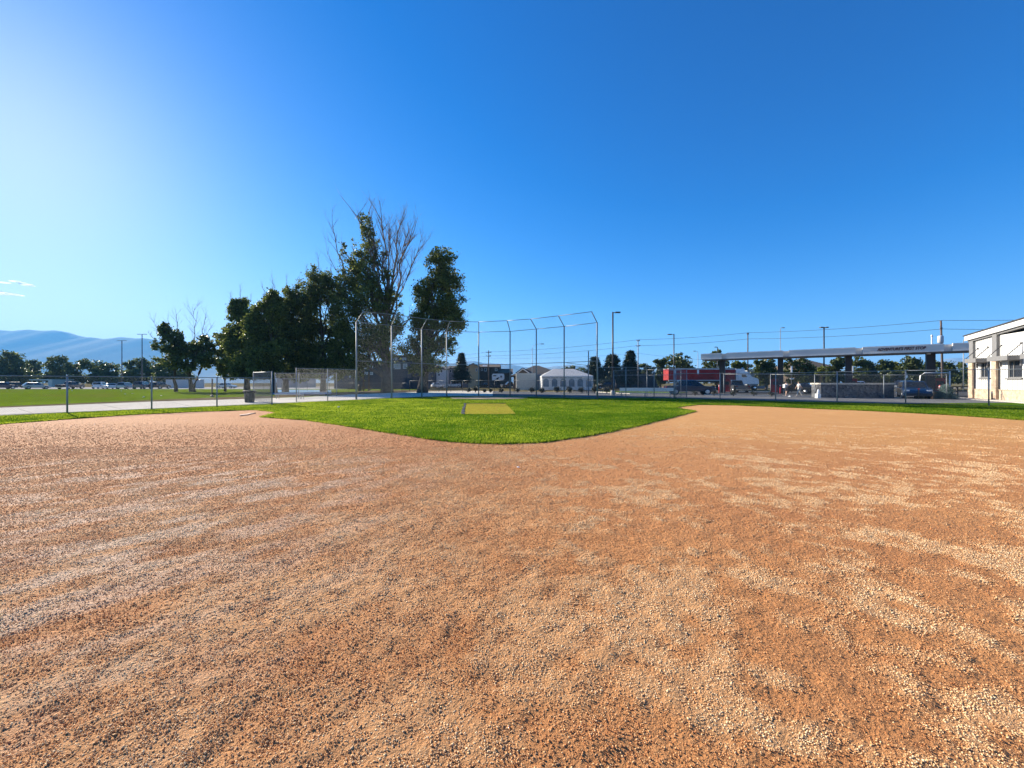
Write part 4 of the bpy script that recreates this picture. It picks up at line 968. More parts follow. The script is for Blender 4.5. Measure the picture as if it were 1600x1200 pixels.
car('parked_car', 'small white car left of the white pickup, in front of the townhouses', 'car', 'hatch', G(684, 122), 30, 4.1, 1.5, 1.8, P_white)
car('parked_car', 'dark car with pale stripes of light under the tan house', 'car', 'sedan', G(757, 118), 170, 4.6, 1.45, 1.85, P_black)
car('parked_car', 'grey pickup just right of the white camper trailer', 'truck', 'pickup', G(797, 112), 200, 5.4, 1.85, 2.0, P_grey)
car('parked_car', 'black suv parked between the white tent and the tall lamp post', 'car', 'suv', G(947, 92), 175, 4.7, 1.75, 1.95, P_black)
car('parked_car', 'large navy crew-cab pickup standing behind the right dugout', 'truck', 'crew', G(1077, 49), -12, 5.9, 1.9, 2.05, P_navy)
car('parked_car', 'dark grey pickup seen from behind beside the first canopy column', 'truck', 'pickup', G(1149.5, 61), 80, 5.6, 1.95, 2.05, P_grey)
car('parked_car', 'black hatchback behind the two walking people', 'car', 'hatch', G(1244, 56), 130, 4.3, 1.5, 1.8, P_black)
car('parked_car', 'white pickup beyond the stone wall', 'truck', 'pickup', G(1340, 74), 182, 6.3, 1.85, 2.05, P_white)
car('parked_car', 'black pickup behind the blue suv, under the canopy lettering', 'truck', 'pickup', G(1414, 63), 188, 5.8, 1.95, 2.05, P_black)
car('parked_car', 'dark blue suv facing the field beside the stone planters', 'car', 'suv', G(1427, 37.5), 232, 4.5, 1.72, 1.95, P_blue)

# lorry with a red trailer
D_ = 76
M_red = mat('red trailer panels', (0.36, 0.020, 0.020), 0.5, var=0.25, scale=0.6, spec=0.3)
tr = thing('red_trailer', G(1091, D_), 'long red box trailer behind the navy pickup', 'trailer')
x0, x1 = gx(1040.5, D_), gx(1142.5, D_); z0, z1 = gz(594, D_), gz(577.3, D_)
b = MB(); b.box(((x0 + x1) / 2, D_, (z0 + z1) / 2), (x1 - x0, 2.6, z1 - z0))
b.build('box_body', M_red, tr)
b = MB()
for k in range(27):
    xx = x0 + (x1 - x0) * (k + .5) / 27; b.box((xx, D_ - 1.315, (z0 + z1) / 2), (0.07, .03, z1 - z0 - .1))
b.build('side_ribs', M_red, tr)
b = MB(); b.box(((x0 + x1) / 2, D_ - 1.31, z1 + .06), (x1 - x0 + .06, .12, .28)); b.box(((x0 + x1) / 2, D_ - 1.31, z0 - .05), (x1 - x0 + .06, .12, .22)); b.box(((x0 + x1) / 2, D_ + .1, z1 + .10), (x1 - x0, 2.6, .1)); b.build('edge_rail', mat('worn grey rail', (.42, .41, .40), .5, .3, var=.2), tr)
for px in (1050.5, 1085.5, 1123.5): b = MB(); b.box((gx(px, D_), D_ - 1.34, gz(581, D_)), (.36 if px < 1100 else .55, .03, .95)); b.build('side_placard', P_white, tr)
Ry = Matrix.Rotation(math.pi / 2, 3, 'X')
for px in (1049, 1058, 1118, 1128):
    for s in (-1, 1):
        b = MB(); b.lathe((gx(px, D_), D_ + s * 1.0, .52), [(.3, -.25), (.5, -.25), (.52, -.2), (.52, .2), (.5, .25), (.3, .25)], 16, Ry); b.build('wheel', M_tyre, tr)
b = MB(); b.box(((x0 + x1) / 2, D_, z0 - .25), (x1 - x0 - 1, 1.0, .3)); b.build('chassis', M_plastic, tr)
lt = thing('truck_tractor', G(1162, D_), 'white sleeper-cab lorry in front of the red trailer', 'truck')
b = MB(); b.prism([(gx(1144.5, D_), D_ - 1.2), (gx(1158, D_), D_ - 1.2), (gx(1158, D_), D_ + 1.2), (gx(1144.5, D_), D_ + 1.2)], .9, gz(576.5, D_)); b.build('sleeper', paint('pale grey', (.55, .58, .62), .1), lt)
def side_extrude(prof, y0, y1):
    n = len(prof); m_ = MB()
    return m_.add([(x, y0, z) for x, z in prof] + [(x, y1, z) for x, z in prof], [tuple(range(n)), tuple(range(n, 2 * n))[::-1]] + [(i, n + i, n + (i + 1) % n, (i + 1) % n) for i in range(n)])
pr = [(1148, 597), (1148, 584), (1152, 580.5), (1160, 580), (1165, 583), (1168.5, 589), (1178, 591.5), (1179.5, 595), (1179.5, 600), (1150, 600)]
side_extrude([(gx(x, D_), gz(y, D_)) for x, y in pr], D_ - 1.25, D_ + 1.25).build('cab', P_white, lt)
b = MB(); b.slab([W(1159, 584.5, D_ - 1.26), W(1164.5, 584.5, D_ - 1.26), W(1167.5, 589.3, D_ - 1.26), W(1159, 589.3, D_ - 1.26)], (0, -1, 0), .02); b.build('side_window', M_glass, lt)
b = MB(); b.slab([W(1165.2, 583.2, D_ - 1.1), W(1168.7, 588.8, D_ - 1.1), W(1168.7, 588.8, D_ + 1.1), W(1165.2, 583.2, D_ + 1.1)], (.85, 0, .5), .03); b.build('windshield', M_glass, lt)
b = MB(); b.box((gx(1179.7, D_), D_, gz(597, D_)), (.12, 2.1, .9)); b.build('grille', M_chrome, lt)
for px in (1150, 1173):
    for s in (-1, 1):
        b = MB(); b.lathe((gx(px, D_), D_ + s * 1.05, .52), [(.3, -.2), (.5, -.2), (.52, -.15), (.52, .15), (.5, .2), (.3, .2)], 16, Ry); wo = b.build('wheel', M_tyre, lt)
        b = MB(); b.lathe((gx(px, D_), D_ + s * 1.27, .52), [(.3, -.01), (.28, .02), (.1, .05), (.01, .05)], 12, Ry); b.build('rim', M_chrome, wo)
b = MB(); b.tube([(gx(1155.5, D_), D_ - 1.0, 1.2), (gx(1155.5, D_), D_ - 1.0, gz(574.3, D_))], .11, 8); b.build('exhaust_stack', M_chrome, lt)

# camper trailer
D_ = 108
cp = thing('camper_trailer', G(778, D_), 'white camper trailer with dark side graphics, parked by the dark house', 'trailer')
pr = [(769, 594), (769, 586), (770.5, 584), (787, 584), (788, 586), (788, 592), (786, 594)]
side_extrude([(gx(x, D_), gz(y, D_)) for x, y in pr], D_ - 1.2, D_ + 1.2).build('body', P_white, cp)
b = MB(); b.slab([W(770.5, 588, D_ - 1.2), W(775.5, 588, D_ - 1.2), W(775.5, 586.2, D_ - 1.2), W(770.5, 586.2, D_ - 1.2)], (0, -1, 0), .02); b.build('window', M_glass, cp)
b = MB(); b.slab([W(774, 593, D_ - 1.2), W(778, 593, D_ - 1.2), W(781, 589, D_ - 1.2), W(776.5, 590.5, D_ - 1.2)], (0, -1, 0), .02); b.build('side_stripe', M_plastic, cp); b = MB(); b.slab([W(782, 590, D_ - 1.2), W(784, 590, D_ - 1.2), W(784, 587, D_ - 1.2), W(782, 587, D_ - 1.2)], (0, -1, 0), .02); b.build('side_stripe', M_plastic, cp)
for px in (777, 781): b = MB(); b.lathe((gx(px, D_), D_ - 1.1, .36), [(.2, -.12), (.36, -.12), (.36, .12), (.2, .12)], 14, Ry); b.build('wheel', M_tyre, cp)
b = MB(); b.tube([(gx(788, D_), D_, .5), (gx(792, D_), D_, .45)], .06, 6); b.tube([(gx(791.5, D_), D_, 0), (gx(791.5, D_), D_, .5)], .05, 6); b.build('tow_bar', M_plastic, cp)

# ================================================================== buildings
M_roofd = mat('dark shingles', (0.045, 0.042, 0.042), 0.9, var=0.3, scale=2.0, bump=.3, bscale=10)
M_roofb = mat('brown shingles', (0.13, 0.095, 0.065), 0.9, var=0.2, scale=2.0)
M_navyw = mat('slate blue siding', (0.055, 0.065, 0.085), 0.8, var=0.15, scale=1.0)
M_tan = mat('tan stucco', (0.62, 0.40, 0.21), 0.9, var=0.08)
M_brownw = mat('dark brown siding', (0.09, 0.065, 0.045), 0.9, var=0.15)
M_whitew = mat('white siding', (0.72, 0.72, 0.70), 0.75, var=0.05)
M_greyw = mat('grey siding', (0.22, 0.235, 0.25), 0.8, var=0.1)
M_wglass = mat('window glass', (0.03, 0.035, 0.045), 0.06, spec=0.7, var=0.05)
M_pglass = mat('pale reflecting glass', (0.35, 0.42, 0.46), 0.15, spec=0.7, var=0.05)

def wbox(mb, x0, x1, y0, y1, z0, z1): mb.box(((x0 + x1) / 2, (y0 + y1) / 2, (z0 + z1) / 2), (x1 - x0, y1 - y0, z1 - z0))
def house(name, label, D, px0, px1, py_eave, depth, wall_m, roof_m, ridge_py, roof='gable', windows=(), wglass=None, gable_front=False, over=.5, cat='house', extra=None):
    x0, x1 = gx(px0, D), gx(px1, D); ze, zr = gz(py_eave, D), gz(ridge_py, D)
    t = thing(name, ((x0 + x1) / 2, D, 0), label, cat)
    b = MB(); wbox(b, x0, x1, D, D + depth, -.1, ze)
    xm, ym = (x0 + x1) / 2, D + depth / 2
    if roof == 'gable' and gable_front: b.add([(x0, D, ze), (x1, D, ze), (xm, D, zr), (x0, D + depth, ze), (x1, D + depth, ze), (xm, D + depth, zr)], [(0, 1, 2), (5, 4, 3)])
    if roof == 'gable' and not gable_front: b.add([(x0, D, ze), (x0, D + depth, ze), (x0, ym, zr), (x1, D, ze), (x1, D + depth, ze), (x1, ym, zr)], [(0, 2, 1), (3, 4, 5)])
    b.build('wall', wall_m, t)
    r = MB(); o = over; th = .22
    if roof == 'flat': wbox(r, x0 - o, x1 + o, D - o, D + depth + o, ze + .01, zr)
    elif roof == 'hip':
        i = min(x1 - x0, depth) * .5
        vs = [(x0 - o, D - o, ze), (x1 + o, D - o, ze), (x1 + o, D + depth + o, ze), (x0 - o, D + depth + o, ze), (x0 + i * .9, ym, zr), (x1 - i * .9, ym, zr)]
        r.add(vs, [(0, 1, 5, 4), (1, 2, 5), (2, 3, 4, 5), (3, 0, 4), (3, 2, 1, 0)])
    elif gable_front:
        for s, xa in ((-1, x0 - o), (1, x1 + o)):
            zl = ze - (zr - ze) * o / ((x1 - x0) / 2)
            r.slab([(xm, D - o, zr + .02), (xa, D - o, zl + .02), (xa, D + depth + o, zl + .02), (xm, D + depth + o, zr + .02)], (0, 0, 1), th)
    else:
        for s, ya in ((-1, D - o), (1, D + depth + o)):
            zl = ze - (zr - ze) * o / (depth / 2)
            r.slab([(x0 - o, ym, zr + .02), (x0 - o, ya, zl + .02), (x1 + o, ya, zl + .02), (x1 + o, ym, zr + .02)], (0, 0, 1), th)
    r.build('roof', roof_m, t)
    for (a, c, wx, wy) in windows:
        f = MB(); X0, X1, Z0, Z1 = gx(a, D), gx(c, D), gz(wy, D), gz(wx, D)
        fo = MB()
        for (u0, u1, v0, v1) in ((X0 - .12, X1 + .12, Z1, Z1 + .12), (X0 - .12, X1 + .12, Z0 - .12, Z0), (X0 - .12, X0, Z0, Z1), (X1, X1 + .12, Z0, Z1)): wbox(fo, u0, u1, D - .06, D + .02, v0, v1)
        wo = fo.build('window', M_whitew, t)
        wbox(f, X0, X1, D - .03, D + .01, Z0, Z1); f.build('pane', wglass or M_wglass, wo)
    return t
house('dark_building', 'two-storey dark slate building with white windows behind the half-dead cottonwood', 100, 552, 636, 566, 16, M_navyw, M_roofd, 563.5, 'flat', [(569, 573.6, 569.5, 575.5), (575.5, 582, 569.5, 575.5), (616, 625, 569, 576), (636.5 - 6, 636.5 - 1, 569, 575.5), (569, 574.5, 582, 585), (577.5, 582, 582, 585), (600, 604, 582, 586)], M_pglass)
house('dark_building', 'flat-roofed dark upper storey block behind the second cottonwood trunk', 104, 612, 657, 558, 12, M_navyw, M_roofd, 555, 'flat', [(615, 620, 559.5, 562), (629, 634, 559.5, 562)], M_pglass)
house('dark_building', 'low dark garage block left of the two-storey slate building, in tree shade', 98, 522, 551, 580, 12, M_navyw, M_roofd, 576, 'gable', [(546.5, 549.5, 586, 589)], M_pglass)
house('distant_house', 'small pale house with a white porch seen past the left dugout', 120, 432, 468, 590, 10, M_greyw, M_roofd, 584.5, 'gable', [(440, 449, 586.5, 591.5)])
house('townhouse', 'slate townhouse with one white-framed window at the edge of the cottonwood', 128, 664, 680, 574, 10, M_navyw, M_roofd, 570.5, 'gable', [(670.3, 674.5, 575.5, 581.5)])
house('townhouse', 'white townhouse with stacked windows left of the pine', 130, 681.5, 699.5, 577, 10, M_whitew, M_roofd, 572.5, 'gable', [(685, 687, 578.5, 581), (685, 687, 584, 587), (688.5, 691, 578.5, 581)])
house('townhouse', 'grey townhouse partly hidden by the pine', 132, 700.5, 731, 576, 10, M_greyw, M_roofd, 571.5, 'gable', [(703, 705, 578, 582), (709, 711.5, 578, 580.5)])
house('tan_house', 'tan stucco house with a low gable right of the pine', 124, 731.5, 747.5, 572.5, 12, M_tan, M_roofb, 568.5, 'gable', [(744, 745.2, 576, 579.5)], gable_front=True, over=.6)
house('brown_house', 'dark brown house under a brown roof beside the utility pole', 128, 748.5, 779, 574, 12, M_brownw, M_roofb, 568.8, 'gable', [(752, 753.5, 576, 579), (757, 760, 575.5, 579.5), (774, 776.5, 575.5, 579)])
b = MB(); b.slab([W(754, 572.6, 128.6), W(761, 572.6, 128.6), W(761, 571, 129.4), W(754, 571, 129.4)], (0, -.7, .7), .1); b.build('skylight', M_whitew, [o for o in bpy.data.objects if o.name == 'brown_house'][0])
house('brown_house', 'low brown roofed house between the utility pole and the dark gabled hall', 126, 780, 799, 583, 10, M_brownw, M_roofb, 576.5, 'gable', [(783, 786, 585, 588)])
# dark gabled hall with hip roof
D_ = 92
hl = house('dark_hall', 'dark shingled hall with a big hipped roof between the beige shed and the white tent', D_, 803, 882, 587, 22, M_brownw, M_roofd, 568, 'hip', cat='building', over=.8)
gb = MB(); gb.slab([W(806, 583.5, D_ - 2), W(817, 575.6, D_ - 2), W(817, 575.6, D_ + 9), W(806, 583.5, D_ + 9)], (-.5, 0, .8), .2); gb.slab([W(817, 575.6, D_ - 2), W(829, 583.5, D_ - 2), W(829, 583.5, D_ + 9), W(817, 575.6, D_ + 9)], (.5, 0, .8), .2); gb.build('front_gable_roof', M_roofd, hl)
gb = MB(); gb.add([tuple(W(807, 584, D_ - 1.8)), tuple(W(828, 584, D_ - 1.8)), tuple(W(817.2, 576.4, D_ - 1.8))], [(0, 1, 2)]); gb.slab([W(807, 584, D_ - 1.8), W(828, 584, D_ - 1.8), W(828, 600, D_ - 1.8), W(807, 600, D_ - 1.8)], (0, 1, 0), 1.7); gb.build('front_gable_wall', M_brownw, hl)
for s in (0, 1):
    gb = MB(); a, c = (W(805.6, 584, D_ - 2.1), W(817, 575.6, D_ - 2.1)) if s == 0 else (W(817, 575.6, D_ - 2.1), W(829.5, 584, D_ - 2.1)); gb.slab([a, c, c - Vector((0, 0, .22)), a - Vector((0, 0, .22))], (0, -1, 0), .08); gb.build('barge_board', M_whitew, hl)
# beige shed / corrugated container
D_ = 84
sh = thing('beige_shed', G(825, D_), 'beige corrugated metal shed at the left end of the white tent', 'shed')
b = MB(); x0, x1, zt = gx(806.5, D_), gx(837, D_), gz(583.8, D_); wbox(b, x0, x1, D_, D_ + 3, -.1, zt - .02)
M_beige = mat('beige corrugated steel', (0.68, 0.65, 0.56), 0.6, .0, var=.06)
b.build('wall', M_beige, sh)
b = MB()
for k in range(15): wbox(b, x0 + (x1 - x0) * (k + .12) / 15, x0 + (x1 - x0) * (k + .62) / 15, D_ - .09, D_ - .001, .1, zt - .3)
b.build('corrugation', M_beige, sh)
b = MB(); wbox(b, x0 - .05, x1 + .05, D_ - .12, D_ + 3.05, zt - .018, zt + .12); b.build('roof', mat('pale sheet roof', (.55, .54, .5), .5), sh)
b = MB(); wbox(b, gx(838, D_), gx(846, D_), D_ + .2, D_ + 3, 0, gz(584, D_)); b.build('side_bay', M_greyw, sh)
# pavilion tent
D_ = 78
tn = thing('white_tent', G(888, D_), 'large white event tent with clear arched side walls', 'tent')
M_tent = mat('white tent fabric', (0.85, 0.85, 0.84), 0.6, var=0.03, transl=0.5)
x0, x1, xr0, xr1 = gx(846.5, D_), gx(927, D_), gx(870, D_), gx(904, D_); ze, zr = gz(587.2, D_), gz(576.4, D_ + 6)
b = MB(); b.add([(x0, D_, ze), (x1, D_, ze), (x1, D_ + 12, ze), (x0, D_ + 12, ze), (xr0, D_ + 6, zr), (xr1, D_ + 6, zr)], [(0, 1, 5, 4), (1, 2, 5), (2, 3, 4, 5), (3, 0, 4)])
b.build('tent_roof', M_tent, tn)
b = MB(); wbox(b, x0, x1, D_ - .03, D_ + .01, ze - .35, ze - .002); wbox(b, x0, x0 + .03, D_ + .02, D_ + 12, ze - .35, ze - .002); wbox(b, x1 - .03, x1, D_ + .02, D_ + 12, ze - .35, ze - .002); b.build('valance', M_tent, tn)
M_clear = mat('cloudy clear vinyl', (0.22, 0.25, 0.27), 0.15, var=.35, scale=1.2)
nb = 6
for k in range(nb + 1):
    xx = x0 + (x1 - x0) * k / nb; b = MB(); wbox(b, xx - .06 + (.07 if k == 0 else -.07 if k == nb else 0), xx + .06 + (.07 if k == 0 else -.07 if k == nb else 0), D_ + .02, D_ + .12, 0, ze - .01); b.build('tent_pole', M_tent, tn)
for k in range(nb):
    a, c = x0 + (x1 - x0) * (k + .04) / nb, x0 + (x1 - x0) * (k + .96) / nb
    fr = MB(); n_ = 9; zi = ze - .45
    xm, hw = (a + c) / 2, (c - a) / 2 * .72
    # white wall with an arched opening
    ring_o = [(a, .05), (a, zi), (c, zi), (c, .05)]
    arch = [(xm - hw, .75)] + [(xm - hw * math.cos(math.pi * i / n_), zi - .75 + .62 * math.sin(math.pi * i / n_)) for i in range(n_ + 1)] + [(xm + hw, .75)]
    for u0, u1, v0, v1 in ((a, xm - hw, .05, zi), (xm + hw, c, .05, zi), (xm - hw, xm + hw, .05, .75)): wbox(fr, u0, u1, D_ + .14, D_ + .17, v0, v1)
    vs = [(x, D_ + .15, z) for x, z in arch[1:-1]] + [(x, D_ + .15, zi) for x, z in arch[1:-1]]; m_ = len(arch) - 2
    fr.add(vs, [(i, i + 1, m_ + i + 1, m_ + i) for i in range(m_ - 1)])
    fr.build('side_wall', M_tent, tn)
    cl = MB(); wbox(cl, xm - hw, xm + hw, D_ + .19, D_ + .21, .75, zi); cl.build('clear_window', M_clear, tn)
b = MB(); wbox(b, x1 - .03, x1, D_ + .2, D_ + 12, .05, ze - .4); wbox(b, x0, x0 + .03, D_ + .2, D_ + 12, .05, ze - .4); wbox(b, x0, x1, D_ + 11.9, D_ + 11.95, .05, ze - .4); b.build('end_wall', M_tent, tn)
# open-sided shelter and pale block wall in the park on the left
D_ = 138
sl = thing('park_shelter', G(73, D_), 'flat green-roofed park shelter behind the silver hatchback', 'shelter')
M_green = mat('pale green steel', (0.42, 0.52, 0.47), 0.6)
b = MB(); wbox(b, gx(56, D_), gx(91, D_), D_ - 2, D_ + 5, gz(594.3, D_), gz(592.8, D_)); b.build('roof', M_green, sl)
b = MB(); wbox(b, gx(84.5, D_), gx(91, D_), D_ - 1.8, D_ + 4, 0, gz(594.4, D_)); b.build('end_wall', M_green, sl)
for px in (58, 66, 75): b = MB(); b.tube([(gx(px, D_), D_ - 1.5, 0), (gx(px, D_), D_ - 1.5, gz(594.4, D_))], .14, 8); b.build('post', M_green, sl)
D_ = 108
b = MB(); wbox(b, gx(259, D_), gx(318, D_), D_, D_ + .3, -.1, gz(593.5, D_)); wbox(b, gx(258.5, D_), gx(318.5, D_), D_ - .06, D_ + .36, gz(593.5, D_) + .002, gz(593, D_)); tag(b.build('block_wall', mat('pale block wall', (.40, .45, .47), .85, var=.1)), 'long pale block wall behind the trunks of the dying tree', 'wall')
# picnic shelter with table under the big tree
D_ = 72
ps = thing('picnic_shelter', G(570, D_), 'small dark gabled picnic shelter on two posts left of the half-dead cottonwood', 'shelter')
rb = MB(); rb.slab([W(556, 584, D_ - 2), W(568, 577.5, D_ - 2), W(568, 577.5, D_ + 2), W(556, 584, D_ + 2)], (0, 0, 1), .12); rb.slab([W(568, 577.5, D_ - 2), W(592, 582.5, D_ - 2), W(592, 582.5, D_ + 2), W(568, 577.5, D_ + 2)], (0, 0, 1), .12); rb.build('roof', mat('weathered grey roof', (.10, .105, .11), .8), ps)
for px in (568, 576.5): b = MB(); b.box((gx(px, D_), D_, gz(581, D_) / 2), (.24, .24, gz(581, D_))); b.build('post', M_brownw, ps)
pt_ = thing('picnic_table', G(572, 70.5), 'dark picnic table with benches under the small shelter', 'table')
xc = gx(572, 70.5)
b = MB(); b.box((xc, 70.5, .76), (2.0, .8, .06)); b.build('table_top', M_brownw, pt_)
for s in (-1, 1):
    b = MB(); b.box((xc, 70.5 + s * .72, .45), (2.0, .28, .05)); b.build('bench', M_brownw, pt_)
    b = MB(); b.box((xc + s * .7, 70.5, .38), (.08, 1.5, .08)); b.tube([(xc + s * .7, 70.0, 0), (xc + s * .7, 70.4, .73)], .05, 6); b.tube([(xc + s * .7, 71.0, 0), (xc + s * .7, 70.6, .73)], .05, 6); b.build('leg_frame', M_brownw, pt_)
bn = thing('litter_barrel', G(562, 69.5), 'dark upright litter barrel beside the picnic table', 'bin')
b = MB(); b.lathe((gx(562, 69.5), 69.5, 0), [(.30, 0), (.33, .5), (.32, 1.0), (.28, 1.05)], 14); b.build('barrel', M_dsteel, bn)
b = MB(); b.lathe((gx(562, 69.5), 69.5, 1.05), [(.30, 0), (.26, .12), (.05, .2)], 14); b.build('lid', M_dsteel, bn)
# brown house behind the station, low grey shop
house('brown_house', 'brown hip-roofed house rising between the trees under the canopy', 104, 1262, 1312, 577, 16, M_brownw, M_roofb, 557.5, 'hip', over=1.0)
house('grey_shop', 'low grey flat-roofed building right of the white lorry cab', 105, 1168, 1200, 580.5, 10, M_greyw, mat('pale trim', (.55, .55, .54), .7), 579, 'flat', over=.2, cat='building')
house('grey_shop', 'low dark fence-like building behind the right dugout bench', 104, 945, 1030, 585, 6, M_navyw, M_roofd, 583.5, 'flat', over=.1, cat='building')

# ================================================================== fuel station
cn = thing('station_canopy', (gx(1305, 50), 50, 0), 'long grey fuel station canopy with lettering on its fascia', 'canopy')
A_, B_ = Vector((gx(1095, 59), 59, 0)), Vector((gx(1515, 42.2), 42.2, 0))
cd = (B_ - A_).normalized(); cn_ = Vector((cd.y, -cd.x, 0))      # outward, towards the field
if cn_.y > 0: cn_ = -cn_
ZB, ZT = 5.0, 5.95
def s_at(px, off=0.0):
    k = (px - CX) / F; P = A_ + cn_ * off
    return (k * P.y - P.x) / (cd.x - k * cd.y)
def cpt(s, off, z): q = A_ + cd * s + cn_ * off; return Vector((q.x, q.y, z))
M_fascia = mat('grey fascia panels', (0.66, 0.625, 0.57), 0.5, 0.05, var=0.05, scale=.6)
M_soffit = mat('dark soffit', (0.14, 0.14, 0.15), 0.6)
Lc = (B_ - A_).length + 9
ang = math.atan2(cd.y, cd.x)
def cbox(mb, s0, s1, o0, o1, z0, z1): c = (cpt(s0, o0, z0) + cpt(s1, o1, z1)) / 2; mb.box(c, (s1 - s0, abs(o1 - o0), z1 - z0), ang)
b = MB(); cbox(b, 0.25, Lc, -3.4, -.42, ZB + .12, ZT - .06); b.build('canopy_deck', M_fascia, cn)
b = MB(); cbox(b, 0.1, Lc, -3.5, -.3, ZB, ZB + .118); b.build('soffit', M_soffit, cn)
for a, c in ((1095, 1127.5), (1135, 1223.5), (1232.5, 1337), (1348, 1475), (1489, 1560)):
    b = MB(); s0, s1 = max(0, s_at(a)), min(s_at(c), Lc); cbox(b, s0, s1, -.4, 0, ZB + .15, ZT)
    fo = b.build('fascia_panel', M_fascia, cn)
    b = MB(); cbox(b, s0, s1, -.35, .03, ZT - .10, ZT + .03); cbox(b, s0, s1, -.35, .03, ZB + .10, ZB + .22); b.build('edge_trim', mat('light trim', (.74, .71, .66), .4, .4), fo)
M_col = mat('dark brown cladding', (0.035, 0.028, 0.027), 0.6)
for a, c in ((1124, 1132), (1215, 1223.5), (1321, 1331.5), (1448, 1462)):
    b = MB(); s0, s1 = s_at(a, -1.5), s_at(c, -1.5); cbox(b, s0, s1, -2.3, -1.5, -.05, ZB + .01); b.build('column', M_col, cn)
b = MB(); cbox(b, s_at(1447, -1.4) , s_at(1453, -1.4), -1.3, -1.0, ZB - .14, ZB); b.build('downlight', M_whitew, cn); b = MB(); cbox(b, s_at(1160, -2), s_at(1165, -2), -2.4, -2.0, ZB - .12, ZB); b.build('downlight', M_whitew, cn)
# lettering
def lettering(txt, parent, p, d, h, width, m, shear=.0, off=.012):
    cu = bpy.data.curves.new('lettering', 'FONT'); cu.body = txt; cu.extrude = .02; cu.offset = off; cu.shear = shear; cu.size = 1
    o = bpy.data.objects.new('lettering_tmp', cu); C.objects.link(o); bpy.context.view_layer.update()
    me = bpy.data.meshes.new_from_object(o.evaluated_get(bpy.context.evaluated_depsgraph_get())); C.objects.unlink(o); bpy.data.objects.remove(o)
    co = np.zeros(len(me.vertices) * 3); me.vertices.foreach_get('co', co); co = co.reshape(-1, 3)
    lo, hi = co.min(0), co.max(0)
    u = (co[:, 0] - lo[0]) / (hi[0] - lo[0]) * width; v = (co[:, 1] - lo[1]) / (hi[1] - lo[1]) * h
    n = Vector((d.y, -d.x, 0)); n = n if n.y < 0 else -n
    Mi = root_matrix(parent).inverted(); P = Mi @ Vector(p)
    wv = np.stack([P.x + d.x * u + n.x * (co[:, 2] + .02), P.y + d.y * u + n.y * (co[:, 2] + .02), P.z + v], 1)
    me.vertices.foreach_set('co', wv.ravel()); me.update(); me.materials.append(m)
    oo = bpy.data.objects.new('sign_lettering', me); C.objects.link(oo); oo.parent = parent
    return oo
s0, s1 = s_at(1370.5), s_at(1447)
lettering("ADVENTURE'S FIRST STOP", cn, cpt(s0, .01, ZB + .40), cd, .36, s1 - s0, mat('maroon letters', (.06, .008, .012), .5), .22, .03)
# fuel pumps beside the columns
M_pump = mat('red pump panels', (0.30, 0.018, 0.022), 0.5, var=.1)
for k, (px, wpx, off, lab) in enumerate(((1136.5, 9, -3.0, 'red fuel pump at the first canopy column, left of the dark grey pickup'), (1213, 14, -2.9, 'wide dark red fuel pump at the second canopy column'), (1332, 11, -2.9, 'dark red fuel pump at the third canopy column behind the stone wall'), (1468, 13, -2.6, 'tall dark red fuel pump at the rightmost canopy column'))):
    s_ = s_at(px, off); p = cpt(s_, off, 0); wdt = wpx / F * p.y
    t = thing('fuel_pump', p, lab, 'fuel pump', 'fuel pumps under the canopy', ang)
    b = MB(); b.box((0, 0, 1.05), (wdt, .6, 2.1)); b.build('body', M_pump, t, local=True)
    b = MB(); b.box((0, -.31, 1.5), (wdt * .6, .03, .5)); b.build('screen', M_plastic, t, local=True)
    b = MB(); b.tube([(wdt * .4, -.33, 1.6), (wdt * .52, -.5, .9), (wdt * .45, -.45, .4), (wdt * .5, -.36, 1.1)], .025, 6); b.build('hose', M_plastic, t, local=True)
    b = MB(); b.box((0, 0, .08), (wdt + .5, 1.0, .16)); b.build('island', M_conc, t, local=True)
SGN = 'white upright signs at the pump islands'
for px, lab in ((1236.5, 'narrow white upright sign on a post above the black hatchback'), (1332, 'narrow white upright sign on a post above the white pickup')):
    p = G(px, 66); t = thing('island_sign', p, lab, 'sign', SGN)
    b = MB(); b.tube([p, p + Vector((0, 0, gz(582, 66)))], .05, 8); b.build('post', M_dsteel, t)
    b = MB(); b.box((p.x, p.y - .08, gz(577, 66)), (.24, .06, 10 / F * 66)); b.build('sign_panel', P_white, t)
p = G(1237, 59.5); t = thing('island_sign', p, 'small flat white sign plate above the black hatchback roof', 'sign')
b = MB(); b.tube([p, p + Vector((0, 0, gz(593, 59.5)))], .04, 8); b.build('post', M_dsteel, t)
b = MB(); b.box((p.x, p.y - .06, gz(591.8, 59.5)), (.6, .05, .2)); b.build('sign_panel', P_white, t)
# white pipe frame by the last column
p = G(1462, 44); t = thing('pipe_frame', p, 'white bent pipe frame beside the rightmost canopy column', 'frame')
b = MB(); b.tube([W(1437, 599, 44), W(1438, 587, 44), W(1444.5, 582.6, 44), W(1484, 582.6, 44)], .055, 8); b.build('top_pipe', P_white, t)
b = MB(); b.tube([G(1437, 44), W(1437, 598.5, 44)], .055, 8); b.build('leg', P_white, t)
b = MB(); b.tube([W(1484, 579.8, 44), G(1484, 44)], .07, 8); b.build('leg', P_white, t)

